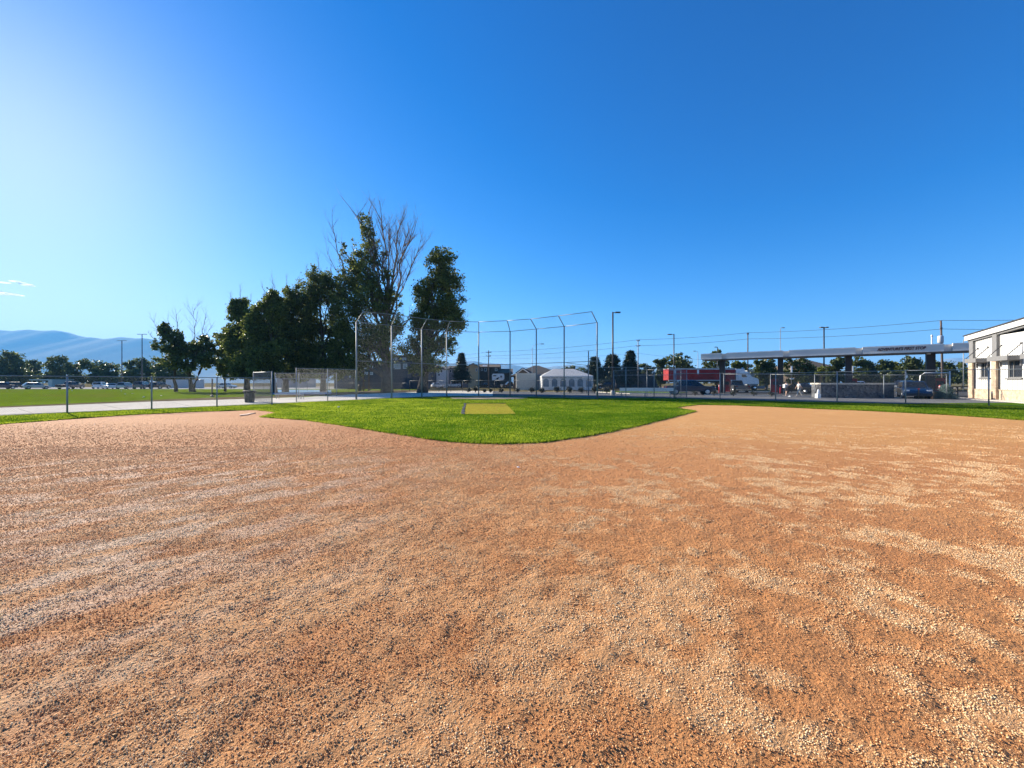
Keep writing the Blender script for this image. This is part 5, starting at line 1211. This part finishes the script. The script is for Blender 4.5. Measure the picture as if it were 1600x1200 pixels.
# stone wall with pale coping
def M_stone_f():
    m = mat('grey split stone', (0.10, 0.10, 0.105), 0.9, var=.3, scale=3)
    t = m.node_tree; b = t.nodes['Principled BSDF']; tc = t.nodes.new('ShaderNodeTexCoord')
    v = t.nodes.new('ShaderNodeTexVoronoi'); v.inputs['Scale'].default_value = 4.5; t.links.new(tc.outputs['Object'], v.inputs['Vector'])
    r = t.nodes.new('ShaderNodeValToRGB'); r.color_ramp.elements[0].color = (.045, .045, .05, 1); r.color_ramp.elements[1].color = (.20, .20, .205, 1)
    t.links.new(v.outputs['Color'], r.inputs['Fac']); t.links.new(r.outputs['Color'], b.inputs['Base Color'])
    bp = t.nodes.new('ShaderNodeBump'); bp.inputs['Distance'].default_value = .06; t.links.new(v.outputs['Distance'], bp.inputs['Height']); t.links.new(bp.outputs['Normal'], b.inputs['Normal'])
    return m
M_stone = M_stone_f()
D_ = 38.6
sw = thing('stone_wall', G(1339, D_), 'dark split-stone enclosure wall with a pale coping behind the right fence', 'wall')
x0, x1 = gx(1282.5, D_), gx(1397, D_); zt = gz(600.8, D_)
b = MB(); wbox(b, x0, x1, D_, D_ + 1.2, -.05, zt); b.build('stone_face', M_stone, sw)
b = MB(); wbox(b, x0 - .08, x1 + .08, D_ - .08, D_ + 1.28, zt + .002, zt + .16); b.build('coping', M_conc, sw)
# white bin with a hood, posts and planters
p = G(1278, 37.6); t = thing('white_bin', p, 'white box bin with a tapered hood at the left end of the stone wall', 'bin')
b = MB(); wbox(b, p.x - .17, p.x + .17, p.y - .17, p.y + .17, 0, .48); b.build('box', P_white, t)
b = MB(); b.lathe((p.x + .05, p.y, .482), [(.12, 0), (.14, .12), (.09, .26), (.07, .38), (.03, .44)], 10); b.build('hood', P_white, t)
M_tanst = mat('tan sandstone', (0.36, 0.25, 0.155), 0.9, var=.2, scale=3, bump=.5, bscale=12)
for (a, c, ytop, D_, lab) in ((1443.5, 1458, 609, 36.6, 'taller tan stone planter beside the dark blue suv'), (1457.5, 1470, 612.5, 35.9, 'lower tan stone planter beside the blue spruce')):
    p = G((a + c) / 2, D_); t = thing('stone_planter', p, lab, 'planter', 'stone planters')
    b = MB(); wbox(b, gx(a, D_), gx(c, D_), D_, D_ + .9, -.02, gz(ytop, D_)); b.build('box', M_tanst, t)
    b = MB(); wbox(b, gx(a, D_) - .03, gx(c, D_) + .03, D_ - .03, D_ + .93, gz(ytop, D_) + .002, gz(ytop, D_) + .09); b.build('rim', M_stone, t)
def bollard(label, px, D, ytop, r, m, group=None, cap=None):
    p = G(px, D); h = gz(ytop, D); t = thing('bollard', p, label, 'bollard', group)
    b = MB(); b.lathe(p, [(r, -.02), (r, h - r * .6), (r * .7, h - r * .2), (r * .1, h)], 12); b.build('post', m, t)
    b = MB(); b.lathe(p, [(r * 1.15, h * .8), (r * 1.15, h * .88)], 12); b.build('band', cap or P_white, t)
M_redp = mat('red bollard paint', (0.55, 0.03, 0.04), 0.45)
bollard('red bollard between the tall red pump and the blue spruce', 1469, 42.5, 601.5, .10, M_redp)
bollard('cream bollard between the blue suv and the taller planter', 1443.5, 36.2, 611.8, .055, mat('cream paint', (.62, .52, .40), .6))
bollard('short orange-tan bollard in front of the lower planter', 1455.5, 35.6, 616.6, .07, mat('orange tan paint', (.62, .33, .18), .6))
bollard('dark bollard with a reddish top in front of the blue suv', 1435.5, 35.6, 604.5, .055, M_plastic, None, M_redp)
bollard('thin black bollard against the stone base of the white building', 1550, 33.6, 611.5, .05, M_dsteel)
bollard('red bollard beside the first canopy column', 1124, 57.5, 601, .10, M_redp)
bollard('red bollard beside the second canopy column', 1219.5, 54, 600, .10, M_redp)
# dark railing left of the building
p = G(1500, 39.5); t = thing('dark_railing', p, 'dark brown metal railing between the spruce and the white building', 'railing')
for px in (1486, 1495.5, 1514): b = MB(); b.box((gx(px, 39.5), 39.5, gz(604, 39.5) / 2), (.16 if px != 1486 else .35, .1, gz(604, 39.5))); b.build('post', M_col, t)
for y in (604.4, 611): b = MB(); b.box(((gx(1486, 39.5) + gx(1516, 39.5)) / 2, 39.5, gz(y, 39.5)), (gx(1516, 39.5) - gx(1486, 39.5), .08, .12)); b.build('rail', M_col, t)

# ---------------------------------------------------------------- white store at the right edge
st = thing('white_store', (44.5, 37.2, 0), 'white board-sided store with stone pillars and grey awnings at the right edge', 'building')
S0 = Vector((44.5, 37.2, 0)); sdv = Vector((-.45, -.89, 0)).normalized(); snv = Vector((sdv.y, -sdv.x, 0))
if snv.x > 0: snv = -snv
sang = math.atan2(sdv.y, sdv.x)
def spt(s, o, z): q = S0 + sdv * s + snv * o; return Vector((q.x, q.y, z))
def sbox(mb, s0, s1, o0, o1, z0, z1):
    c = (spt(s0, o0, z0) + spt(s1, o1, z1)) / 2; mb.box(c, (abs(s1 - s0), abs(o1 - o0), z1 - z0), sang)
M_side = mat('white board siding', (0.60, 0.59, 0.565), 0.7, var=.03)
M_trim = mat('grey metal siding', (0.20, 0.195, 0.19), 0.6, .2, var=.08)
M_sbase = mat('cream cut stone', (0.48, 0.37, 0.265), 0.9, var=.28, scale=4.0, bump=.5, bscale=9)
LS = 13.0
def zt_(s): return 6.10 + .072 * s
# shell with window openings: wall built of strips round the two (repeated) openings
openings = [(1.38, 2.75, 2.02, 3.42), (5.03, 6.72, 1.95, 3.42), (9.0, 10.6, 1.95, 3.42)]
wl = MB(); prev = 0.0
for (a, c, z0, z1) in openings:
    sbox(wl, prev, a, -.3, 0, -.1, 5.7); sbox(wl, a, c, -.3, 0, -.1, z0); sbox(wl, a, c, -.3, 0, z1, 5.7); prev = c
sbox(wl, prev, LS, -.3, 0, -.1, 5.7); sbox(wl, 0, .3, -12, -.301, -.1, 5.7); sbox(wl, .301, LS, -12, -11.7, -.1, 5.7)
wl.build('wall', M_side, st)
bt = MB(); s_ = .06
while s_ < LS:
    segs = [(.93, 5.62)]
    for (a, c, z0, z1) in openings:
        if a - .06 < s_ < c + .06: segs = [(.93, z0 - .1), (z1 + .1, 5.62)]
    for z0, z1 in segs: sbox(bt, s_, s_ + .045, .001, .03, z0, z1)
    s_ += .29
bt.build('siding_battens', M_side, st)
b = MB(); sbox(b, .02, LS, .002, .10, -.05, .90); b.build('stone_base', M_sbase, st)
b = MB(); sbox(b, .02, LS, .002, .13, .902, .97); b.build('base_ledge', M_sbase, st)
for (a, c, q_) in ((.05, .68, .22), (3.48, 4.10, .25), (7.5, 8.15, .25)):
    b = MB(); sbox(b, a, c, .132, q_, -.05, 3.45); pl = b.build('stone_pillar', M_sbase, st)
    b = MB(); zz_ = .0
    for k in range(11): sbox(b, a - .012, c + .012, .14, q_ + .015 + .01 * (k % 3), zz_ + .01, zz_ + .29); zz_ += .31
    b.build('stone_courses', mat('stone courses ' + str(a), (0.44, 0.33, 0.235), 0.9, var=.35, scale=2.3), pl)
    b = MB(); sbox(b, a + .02, c - .02, .032, q_ - .03, 3.46, zt_(a) - .48); b.build('upper_pillar', M_trim, st)
# sloping fascia and roof
def sl_prism(mb, s0, s1, o0, o1, d0, d1):
    vs = [spt(s, o, zt_(s) + d) for s in (s0, s1) for o in (o0, o1) for d in (d0, d1)]
    mb.add(vs, [(0, 1, 3, 2), (4, 6, 7, 5), (0, 4, 5, 1), (2, 3, 7, 6), (0, 2, 6, 4), (1, 5, 7, 3)])
b = MB(); sl_prism(b, -.25, LS, -.05, .38, -.46, 0); b.build('fascia', M_side, st)
b = MB(); sl_prism(b, -.32, LS, -12.2, .46, .004, .09); b.build('roof', M_roofd, st)
b = MB(); sl_prism(b, -.1, LS, -.04, .2, -.62, -.464); b.build('painted_soffit_shadow', M_trim, st)  # dark strip standing in for the shadow line under the fascia overhang
for (a, c, z0, z1) in openings:
    fr = MB()
    for (u0, u1, v0, v1) in ((a, c, z1 - .08, z1), (a, c, z0, z0 + .08), (a, a + .08, z0 + .08, z1 - .08), (c - .08, c, z0 + .08, z1 - .08), (a + (c - a) * .32, a + (c - a) * .32 + .07, z0 + .08, z1 - .08)): sbox(fr, u0, u1, -.16, -.06, v0, v1)
    wo = fr.build('window', M_trim, st)
    b = MB(); sbox(b, a + .06, c - .06, -.14, -.12, z0 + .06, z1 - .06); b.build('pane', M_wglass, wo)
    b = MB(); sbox(b, a - .1, c + .1, .002, .12, z0 - .12, z0 - .002); b.build('sill', M_trim, wo)
for (a, c) in ((.93, 2.62), (4.2, 6.78), (8.2, 10.7)):
    b = MB(); sbox(b, a, c, .80, .86, 3.42, 3.80); sbox(b, a, a + .08, .04, .799, 3.42, 3.80); sbox(b, c - .08, c, .04, .799, 3.42, 3.80); sbox(b, a + .081, c - .081, .04, .799, 3.70, 3.78)
    aw = b.build('awning', M_trim, st)
    for s_ in (a + .1, c - .1):
        b = MB(); b.tube([spt(s_, .82, 3.82), spt(s_ + .05, .03, 4.78)], .03, 6); b.lathe(spt(s_ + .05, .05, 4.78), [(.06, -.06), (.06, .06)], 8); b.build('tie_rod', M_dsteel, aw)
    b = MB(); sbox(b, a + .02, a + .1, .03, .12, 2.95, 3.40); b.build('awning_bracket', M_trim, aw); b = MB(); sbox(b, c - .1, c - .02, .03, .12, 2.95, 3.40); b.build('awning_bracket', M_trim, aw)
flat_poly('store_walk', [tuple(spt(s, o, 0)[:2]) for s, o in ((-1.5, .1), (12, .1), (12, 2.2), (-1.5, 1.6))], -.05, .07, M_conc)

# ================================================================== poles, lamps, cables
M_wood = mat('weathered pole wood', (0.13, 0.095, 0.075), 0.9, var=.25, scale=4)
M_pale = mat('pale weathered wood', (0.34, 0.31, 0.28), 0.9, var=.2, scale=4)
M_lampm = mat('lamp housing', (0.10, 0.10, 0.11), 0.5, .3)
def light_pole(label, px, D, ytop, heads, r=.09, m=None, base=True, armlen=.9, headlen=.7, ybase=None, group=None, light=None):
    """heads: list of directions (-1 left, 1 right) of flat lamp heads on short arms"""
    p = G(px, D); h = gz(ytop, D); t = thing('lamp_post', p, label, 'lamp post', group)
    b = MB(); b.tube([p, p + Vector((0, 0, h))], [r, r * .8], 10); b.build('pole', m or M_dsteel, t)
    if base: b = MB(); b.lathe(p, [(r * 2.4, -.05), (r * 2.4, .55), (r * 2.2, .6)], 14); b.build('base', M_conc, t)
    for s in heads:
        b = MB(); b.tube([p + Vector((0, 0, h - .12)), p + Vector((s * armlen, 0, h - .06))], .045, 6); a = b.build('arm', m or M_dsteel, t)
        b = MB(); b.box(p + Vector((s * (armlen + headlen * .4), 0, h - .05)), (headlen, .34, .13)); b.build('lamp_head', light or m or M_dsteel, a)
light_pole('tall dark lamp post with one head on its right, on a round concrete base', 957.5, 46, 487.5, [1], r=.11, armlen=.35, headlen=.6)
light_pole('dark lamp post with one head reaching left, above the red trailer', 1053, 62, 522, [-1], r=.10, armlen=.45, headlen=.6)
light_pole('slim dark pole topped with two flat heads, behind the stone wall', 1287.5, 52, 511, [-1, 1], r=.10, armlen=.25, headlen=.3)
light_pole('short dark lamp post seen just over the left end of the canopy', 1121, 84, 542, [-1], r=.09, armlen=.25, headlen=.4, base=False)
light_pole('parking lot lamp post with two heads, the shorter one on the left', 190.5, 118, 532, [-1, 1], r=.13, m=M_lampm, armlen=.5, headlen=.9, base=False, light=M_galv, group='two-headed lot lamp posts')
light_pole('parking lot lamp post with two heads, the taller one beside the dying tree', 222, 112, 522, [-1, 1], r=.13, m=M_lampm, armlen=.5, headlen=.9, base=False, light=M_lampm, group='two-headed lot lamp posts')
def street_lamp(label, px, D, ytop, reach_px, m=M_galv, r=.08, group=None):
    p = G(px, D); h = gz(ytop, D); R = reach_px / F * D; s = 1 if R > 0 else -1
    t = thing('street_lamp', p, label, 'street lamp', group)
    b = MB(); b.tube([p, p + Vector((0, 0, h - abs(R) * .45))], [r, r * .75], 10); b.build('pole', m, t)
    pts = [p + Vector((R * .8 * (1 - math.cos(a)), 0, h - abs(R) * .45 + abs(R) * .42 * math.sin(a))) for a in np.linspace(0, math.pi / 2, 8)]
    pts.append(p + Vector((R * .95, 0, h - abs(R) * .02)))
    b = MB(); b.tube(pts, r * .55, 8); a = b.build('arm', m, t)
    b = MB(); b.box(p + Vector((R * 1.08, 0, h - abs(R) * .03)), (max(.5, abs(R) * .3), .3, .15)); b.build('lamp_head', M_lampm, a)
street_lamp('grey street lamp with a long curved arm, above the dark hall roof', 831.5, 88, 537, 15)
street_lamp('small street lamp bent to the left above the red trailer', 1090.5, 100, 548.5, -5)
street_lamp('street lamp bent to the right above the middle of the canopy', 1219.3, 84, 512, 4)
street_lamp('street lamp bent to the right beside the white store roof', 1505.5, 70, 529.5, 4)
# short black post by the trash bin, thin grey post by the backstop
p = G(331.5, 41.5); t = thing('black_post', p, 'slim black post with a flared foot on the sunny lawn left of the trash bin', 'post')
b = MB(); b.tube([p, p + Vector((0, 0, 2.0))], .07, 8); b.build('pole', M_dsteel, t)
b = MB(); b.lathe(p, [(.22, 0), (.20, .06), (.09, .22)], 10); b.build('foot', M_dsteel, t)
p = G(919.5, 44); t = thing('slim_post', p, 'slim dark post standing between two right backstop posts', 'post')
b = MB(); b.tube([p, p + Vector((0, 0, gz(548.5, 44)))], .06, 8); b.build('pole', M_galv, t)
b = MB(); b.tube([G(919.5, 44, MZ), Vector((gx(886, 38.2), 38.2, MZ))], .025, 6); b.build('brace_rail', M_galv, t)

UP = 'utility poles carrying the cables'
def utility_pole(label, px, D, ytop, arms, r=.14, m=None, lean=0.0, trafo=None):
    p = G(px, D); h = gz(ytop, D); t = thing('utility_pole', p, label, 'utility pole', UP)
    b = MB(); b.tube([p, p + Vector((lean, 0, h))], [r, r * .7], 10); b.build('pole', m or M_wood, t)
    for (y, wpx) in arms:
        z = gz(y, D); b = MB(); b.box((p.x + lean * z / h, D, z), (wpx / F * D, .14, .16)); a = b.build('cross_arm', m or M_wood, t)
        for s in (-.46, 0.25, .46): i = MB(); i.lathe((p.x + lean * z / h + s * wpx / F * D, D, z + .08), [(.05, 0), (.08, .05), (.05, .1), (.07, .15), (.02, .2)], 8); i.build('insulator', M_greyw, a)
    if trafo:
        y, dxp = trafo; b = MB(); b.lathe((p.x + dxp / F * D, D - .05, gz(y, D)), [(.30, -.6), (.36, -.5), (.36, .45), (.28, .6), (.08, .66)], 14); b.build('transformer', mat('transformer grey', (.45, .47, .50), .5), t)
    return t
utility_pole('dark wooden utility pole with two cross arms beside the brown house', 763.5, 112, 547.5, [(550.5, 9), (556.5, 7)], r=.17)
utility_pole('utility pole with a pale lower half beside the pointed conifer', 997, 92, 531.5, [(532.5, 5), (540.5, 7)], m=M_pale, r=.13)
utility_pole('dark utility pole rising behind the left half of the canopy', 1168.5, 88, 520, [(522, 3)], r=.15)
utility_pole('leaning utility pole with a grey transformer near the white store', 1473.5, 62, 501, [(514, 3)], r=.17, lean=-.35, trafo=(530.5, -4.5))
p = G(1456, 64); t = thing('vent_pipe', p, 'thin white vent pipe above the right end of the canopy', 'pipe')
b = MB(); b.tube([p, p + Vector((0, 0, gz(523.5, 64)))], .10, 8); b.build('pipe', P_white, t)
b = MB(); b.lathe((p.x, p.y, gz(523.5, 64)), [(.13, -.3), (.13, 0), (.04, .06)], 8); b.build('cap', P_white, t)
def cable(label, pts, r):
    b = MB(); out = []
    for (a, c) in zip(pts, pts[1:]):
        for k in range(12):
            f = k / 12; q = a.lerp(c, f); q = q - Vector((0, 0, (c - a).length * .012 * 4 * f * (1 - f))); out.append(q)
    out.append(pts[-1]); b.tube(out, r, 4)
    tag(b.build('overhead_cable', mat('cable', (.05, .055, .065), .6)), label, 'cable', 'overhead cables between the utility poles')
cable('upper overhead cable running from pole top to pole top', [W(560, 566, 150), W(763.5, 549.8, 112), W(997, 530.8, 92), W(1168.5, 519.8, 88), W(1472, 500.6, 62), W(1900, 490, 46)], .03)
cable('lower overhead cable running below the pole tops', [W(560, 571, 150), W(763.5, 556, 112), W(997, 540, 92), W(1169.5, 529.5, 88), W(1473, 514, 62), W(1900, 508, 46)], .03)
cable('lowest thin overhead cable left of the conifers', [W(640, 566, 140), W(763.5, 559.5, 112), W(997, 552, 92), W(1168, 566, 88)], .018)

# ================================================================== things by the dugouts
p = G(390, 29.4); t = thing('trash_bin', p, 'dark grey round trash bin with a rim on the concrete path', 'bin')
M_bin = mat('dark grey plastic', (0.022, 0.027, 0.032), 0.6)
b = MB(); b.lathe((p.x, p.y, .05), [(.30, 0), (.31, .03), (.37, .78), (.37, .79), (.34, .79), (.29, .1)], 20); b.build('tub', M_bin, t)
b = MB(); b.lathe((p.x, p.y, .84), [(.375, -.02), (.43, 0), (.43, .10), (.39, .12), (.385, .05)], 20); b.build('rim', M_bin, t)
for s in (-1, 1): b = MB(); b.box((p.x + s * .43, p.y, .83), (.07, .16, .12)); b.build('handle', M_bin, t)
M_alu = mat('brushed aluminium', (0.62, 0.65, 0.68), 0.35, .85, var=.04)
def bench(label, px0, px1, D, legs, zb=.05, back=True):
    x0, x1 = gx(px0, D), gx(px1, D); t = thing('player_bench', ((x0 + x1) / 2, D, zb), label, 'bench', 'player benches in the dugouts')
    b = MB(); wbox(b, x0, x1, D - .15, D + .12, zb + .42, zb + .46); b.build('seat', M_alu, t)
    if back: b = MB(); wbox(b, x0, x1, D - .02 - .26, D - .24, zb + .62, zb + .98); b.build('backrest', M_alu, t)
    for px in legs:
        x = gx(px, D); b = MB(); b.tube([(x, D - .2, zb), (x, D - .1, zb + .42)], .025, 6); b.tube([(x, D + .2, zb), (x, D + .1, zb + .42)], .025, 6)
        if back: b.tube([(x, D - .12, zb + .40), (x, D - .22, zb + .95)], .02, 6)
        b.build('leg', M_galv, t)
bench('long aluminium bench with a backrest in the right dugout', 967, 1052.5, 39.8, (971, 1008, 1047))
bench('low aluminium bench in the left dugout in front of the blue court', 430, 474, 35.6, (434, 467.5, 472.5), back=False)
# concrete base block under the lamp post is part of it; a dark litter bag by the bench
p = G(1234, 41.5); scrap(p + Vector((0, 0, .03)), .17, 'white crumpled bag on the asphalt between the two walking people', None, M_paper)

# ================================================================== two people walking by the station
M_skin = mat('skin', (0.55, 0.34, 0.25), 0.55, var=.05)
def skinned(name, joints, edges, m, parent, sub=1):
    me = bpy.data.meshes.new(name); me.from_pydata([j[0] for j in joints], edges, []); me.materials.append(m)
    o = bpy.data.objects.new(name, me); C.objects.link(o); o.parent = parent
    md = o.modifiers.new('skin', 'SKIN'); md.use_smooth_shade = True
    for i, d in enumerate(me.skin_vertices[0].data):
        d.radius = joints[i][1] if hasattr(joints[i][1], '__len__') else (joints[i][1],) * 2; d.use_root = (i == 0)
    s = o.modifiers.new('sub', 'SUBSURF'); s.levels = sub; s.render_levels = sub
    return o
def person(label, p, rz, shirt, trousers, hairm, stride, lean, arms, bag=None, shorts=False):
    """1.65 m tall, facing local +x; stride: forward and back foot offsets; arms: swing of left and right hand"""
    t = thing('person', p, label, 'person', 'people walking by the station', rz)
    hip = .86; sh = 1.36
    J = [((0, 0, .93), (.13, .15)), ((lean * .3, 0, 1.12), (.11, .14)), ((lean * .7, 0, 1.32), (.12, .17)), ((lean, 0, 1.43), .055), ((lean + .01, 0, 1.50), .05), ((lean + .03, 0, 1.57), (.092, .075)), ((lean + .02, 0, 1.63), (.07, .06))]
    E = [(0, 1), (1, 2), (2, 3), (3, 4), (4, 5), (5, 6)]
    def chain(start, pts):
        k = start
        for q in pts: J.append(q); E.append((k, len(J) - 1)); k = len(J) - 1
        return k
    legs, armp = [], []
    for s, st_ in ((1, stride[0]), (-1, stride[1])):
        kx = st_ * .5 + .06; fz = .08 + max(0, -st_) * .12
        L_ = [((0.0, s * .09, hip), .085), ((kx, s * .10, .50), .058), ((st_ * .8 + (kx - st_ * .5) * .2, s * .10, .25), .05), ((st_, s * .10, fz), .038), ((st_ + .12, s * .11, fz - .045), (.035, .028)), ((st_ + .18, s * .11, fz - .05), .022)]
        legs.append(L_); chain(0, L_)
    for s, sw in ((1, arms[0]), (-1, arms[1])):
        ex = lean * .8 + sw * .45; A2 = [((lean * .8, s * .19, 1.36), .05), ((ex, s * .23, 1.12), .04), ((lean * .8 + sw, s * .21, .92 + abs(sw) * .25), .028), ((lean * .8 + sw * 1.15, s * .205, .86 + abs(sw) * .28), (.018, .035))]
        armp.append(A2); wr = chain(2, A2)
        hx, hz = A2[-1][0][0], A2[-1][0][2]
        for f in range(4): chain(wr, [((hx + .012 * f - .02, s * .205, hz - .05 - (.012 if f in (1, 2) else 0)), .009), ((hx + .012 * f - .012, s * .20 - s * .012, hz - .085 - (.015 if f in (1, 2) else 0)), .007)])
        chain(wr, [((hx + .035, s * .195, hz - .02), .010), ((hx + .05, s * .19, hz - .05), .008)])
    skinned('body', J, E, M_skin, t)
    T_ = [((0, 0, .90), (.145, .165)), ((lean * .3, 0, 1.12), (.125, .155)), ((lean * .7, 0, 1.33), (.135, .185)), ((lean * .98, 0, 1.42), (.06, .08))]
    TE = [(0, 1), (1, 2), (2, 3)]
    for a in armp:
        m0 = a[0][0]; m1 = tuple(Vector(a[0][0]).lerp(Vector(a[1][0]), .75)); T_.append((m0, .06)); TE.append((2, len(T_) - 1)); T_.append((m1, .052)); TE.append((len(T_) - 2, len(T_) - 1))
    skinned('shirt', T_, TE, shirt, t)
    Pj = [((0, 0, .90), (.135, .16))]; PE = []
    for l in legs:
        k = 0
        for q in (l[:2] if shorts else l[:4]):
            pos = Vector(q[0]); 
            if shorts and q is l[1]: pos = Vector(l[0][0]).lerp(pos, .8)
            Pj.append((tuple(pos), q[1] * 1.22)); PE.append((k, len(Pj) - 1)); k = len(Pj) - 1
    skinned('trousers' if not shorts else 'shorts', Pj, PE, trousers, t)
    for l in legs:
        f = l[3][0]; skinned('shoe', [((f[0] - .03, f[1], f[2] - .03), .045), ((f[0] + .10, f[1], f[2] - .048), (.045, .034)), ((f[0] + .19, f[1], f[2] - .05), .028)], [(0, 1), (1, 2)], P_white, t)
    skinned('hair', [((lean - .01, 0, 1.63), (.10, .085)), ((lean - .03, 0, 1.57), (.085, .085)), ((lean - .06, 0, 1.49), (.04, .06))], [(0, 1), (1, 2)], hairm, t)
    fc = MB()
    for s in (-1, 1): fc.lathe((lean + .115, s * .03, 1.572), [(.002, -.01), (.010, 0), (.002, .01)], 8)
    fc.box((lean + .115, 0, 1.515), (.02, .04, .008)); fc.build('eyes_and_mouth', M_plastic, t, local=True)
    fn = MB(); fn.tube([(lean + .105, 0, 1.575), (lean + .135, 0, 1.545), (lean + .112, 0, 1.538)], [.008, .014, .008], 6); fn.build('nose', M_skin, t, local=True)
    if bag:
        b = MB(); b.box((-.20, 0, 1.16), (.16, .28, .40)); bo = b.build('backpack', bag, t, local=True)
    return t
M_shirt = mat('pale shirt', (.70, .66, .62), .8); M_shirt2 = mat('white shirt', (.76, .76, .73), .8)
M_shorts = mat('dark shorts', (.03, .035, .05), .8); M_pale_tr = mat('pale trousers', (.55, .54, .50), .8)
M_hair1 = mat('auburn hair', (.09, .03, .02), .6); M_hair2 = mat('dark hair', (.02, .016, .013), .6)
person('person in a pale top and dark shorts carrying a white backpack', G(1228, 43, .02), math.radians(10), M_shirt, M_shorts, M_hair1, (.16, -.10), .02, (.12, -.10), P_white, True)
person('person in a white top and pale trousers striding along by the white bin', G(1249, 42.5, .02), math.radians(170), M_shirt2, M_pale_tr, M_hair2, (.30, -.36), .06, (-.22, .22))

# ================================================================== mountains, clouds, air
M_mtn = ground_mat('mountain slopes', [(0.30, 0.275, 0.23), (0.32, 0.292, 0.243), (0.34, 0.31, 0.258)], 0.002, 0.0, 0.01, fine=(.01, .03))
def range_(name, ridge, D, depth, base_py=600):
    """ridge: photo pixel outline at distance D; slopes run towards the viewer and away, with spurs and gullies"""
    pxs = np.array([r[0] for r in ridge], float); pys = np.array([r[1] for r in ridge], float)
    n = 260; m = 34
    xs = np.linspace(pxs[0], pxs[-1], n); ys = np.interp(xs, pxs, pys)
    ys = ys - 0.8 * (fbm(xs * .12, xs * 0 + D * .001, 5, 4) - .5) * 2
    zr = EYE - (ys - CY) / F * D
    v = np.linspace(-1, 1, m)
    U, Vv = np.meshgrid(np.arange(n), v); 
    X = (xs[U] - CX) / F * D; Y = D + Vv * depth
    prof = np.clip(1 - np.abs(Vv), 0, 1) ** 0.85
    spur = fbm(xs[U] * .09 + Vv * .6, Vv * 2.2 + 7, 31, 4) - .5
    Z = -5 + (zr[U] + 5) * np.clip(prof + spur * 0.0 * np.abs(Vv) * (1 - np.abs(Vv)) * 2.2, 0, None)
    Vt = np.stack([X, Y, Z], 2).reshape(-1, 3)
    ii = (np.arange(m - 1)[:, None] * n + np.arange(n - 1)[None, :]).ravel()
    np_mesh(name, Vt, np.stack([ii, ii + 1, ii + n + 1, ii + n], 1), M_mtn, smooth=True, kind='structure')
range_('hills_far', [(-420, 520), (-200, 508), (-80, 518), (0, 514), (25, 515.5), (50, 513.5), (70, 515.5), (90, 514.5), (103, 517.5), (115, 521), (130, 525), (148, 526), (165, 529), (180, 527), (198, 525.5), (212, 527.5), (230, 527), (270, 536), (330, 552), (420, 570), (520, 578), (600, 584), (660, 592), (700, 597)], 5200, 1500)
range_('hills_far', [(600, 588), (640, 575), (668, 566), (690, 564.5), (705, 567), (720, 565), (735, 563), (755, 566), (780, 567.5), (800, 569), (820, 573), (850, 574), (875, 571), (890, 569), (905, 571), (940, 573), (980, 577), (1060, 584), (1120, 590), (1180, 597)], 7200, 1300)
range_('hills_far', [(1290, 597), (1360, 588), (1430, 574), (1460, 566), (1480, 560), (1500, 558), (1520, 561), (1600, 552), (1750, 560), (1950, 575)], 6800, 1300)
def cloud(label, pts, D, w_):
    """thin streak of cloud: flattened overlapping lobes"""
    b = MB()
    for (px, py, rx, ry) in pts:
        c = W(px, py, D); a, h = rx / F * D, ry / F * D
        vs, fs = [], []; n, m = 12, 6
        for i in range(m + 1):
            for k in range(n):
                th, ph = math.pi * i / m, 2 * math.pi * k / n
                vs.append((c.x + a * math.sin(th) * math.cos(ph), c.y + a * .8 * math.sin(th) * math.sin(ph), c.z + h * math.cos(th) + .15 * h * math.sin(ph * 2)))
        for i in range(m):
            for k in range(n): fs.append((i * n + k, i * n + (k + 1) % n, (i + 1) * n + (k + 1) % n, (i + 1) * n + k))
        b.add(vs, fs, True)
    m = bpy.data.materials.get('cloud vapour')
    if not m:
        m = bpy.data.materials.new('cloud vapour'); m.use_nodes = True; tt = m.node_tree
        tt.nodes.remove(tt.nodes['Principled BSDF'])
        a = tt.nodes.new('ShaderNodeBsdfTransparent'); v = tt.nodes.new('ShaderNodeBsdfTranslucent'); v.inputs['Color'].default_value = (.95, .95, .95, 1); mx = tt.nodes.new('ShaderNodeMixShader'); mx.inputs[0].default_value = .55
        tt.links.new(a.outputs[0], mx.inputs[1]); tt.links.new(v.outputs[0], mx.inputs[2]); tt.links.new(mx.outputs[0], tt.nodes['Material Output'].inputs['Surface'])
    tag(b.build('cloud', m), label, 'cloud', 'wisps of cloud low on the left')
cloud('upper thin white wisp of cloud above the left mountains', [(6, 441.3, 9, .7), (23, 439.3, 8, 1.0), (33, 441.5, 6, .9), (41, 444.6, 9, 1.7), (48, 446.5, 6, .8)], 9300, 1)
cloud('lower thicker white wisp of cloud above the left mountains', [(-10, 457, 16, 3), (6, 458.5, 12, 2.4), (20, 460, 9, 1.6), (30, 461.5, 7, 1.0)], 9300, 1)

hz = MB(); wbox(hz, -8900, 8900, -590, 8900, -8.0, 765)
hm = bpy.data.materials.new('haze'); hm.use_nodes = True; tt = hm.node_tree
tt.nodes.remove(tt.nodes['Principled BSDF']); v = tt.nodes.new('ShaderNodeVolumePrincipled')
v.inputs['Density'].default_value = HAZE; v.inputs['Color'].default_value = (0.17, 0.52, 1.0, 1); v.inputs['Anisotropy'].default_value = 0.1
tt.links.new(v.outputs[0], tt.nodes['Material Output'].inputs['Volume'])
tag(hz.build('haze', hm), kind='stuff')
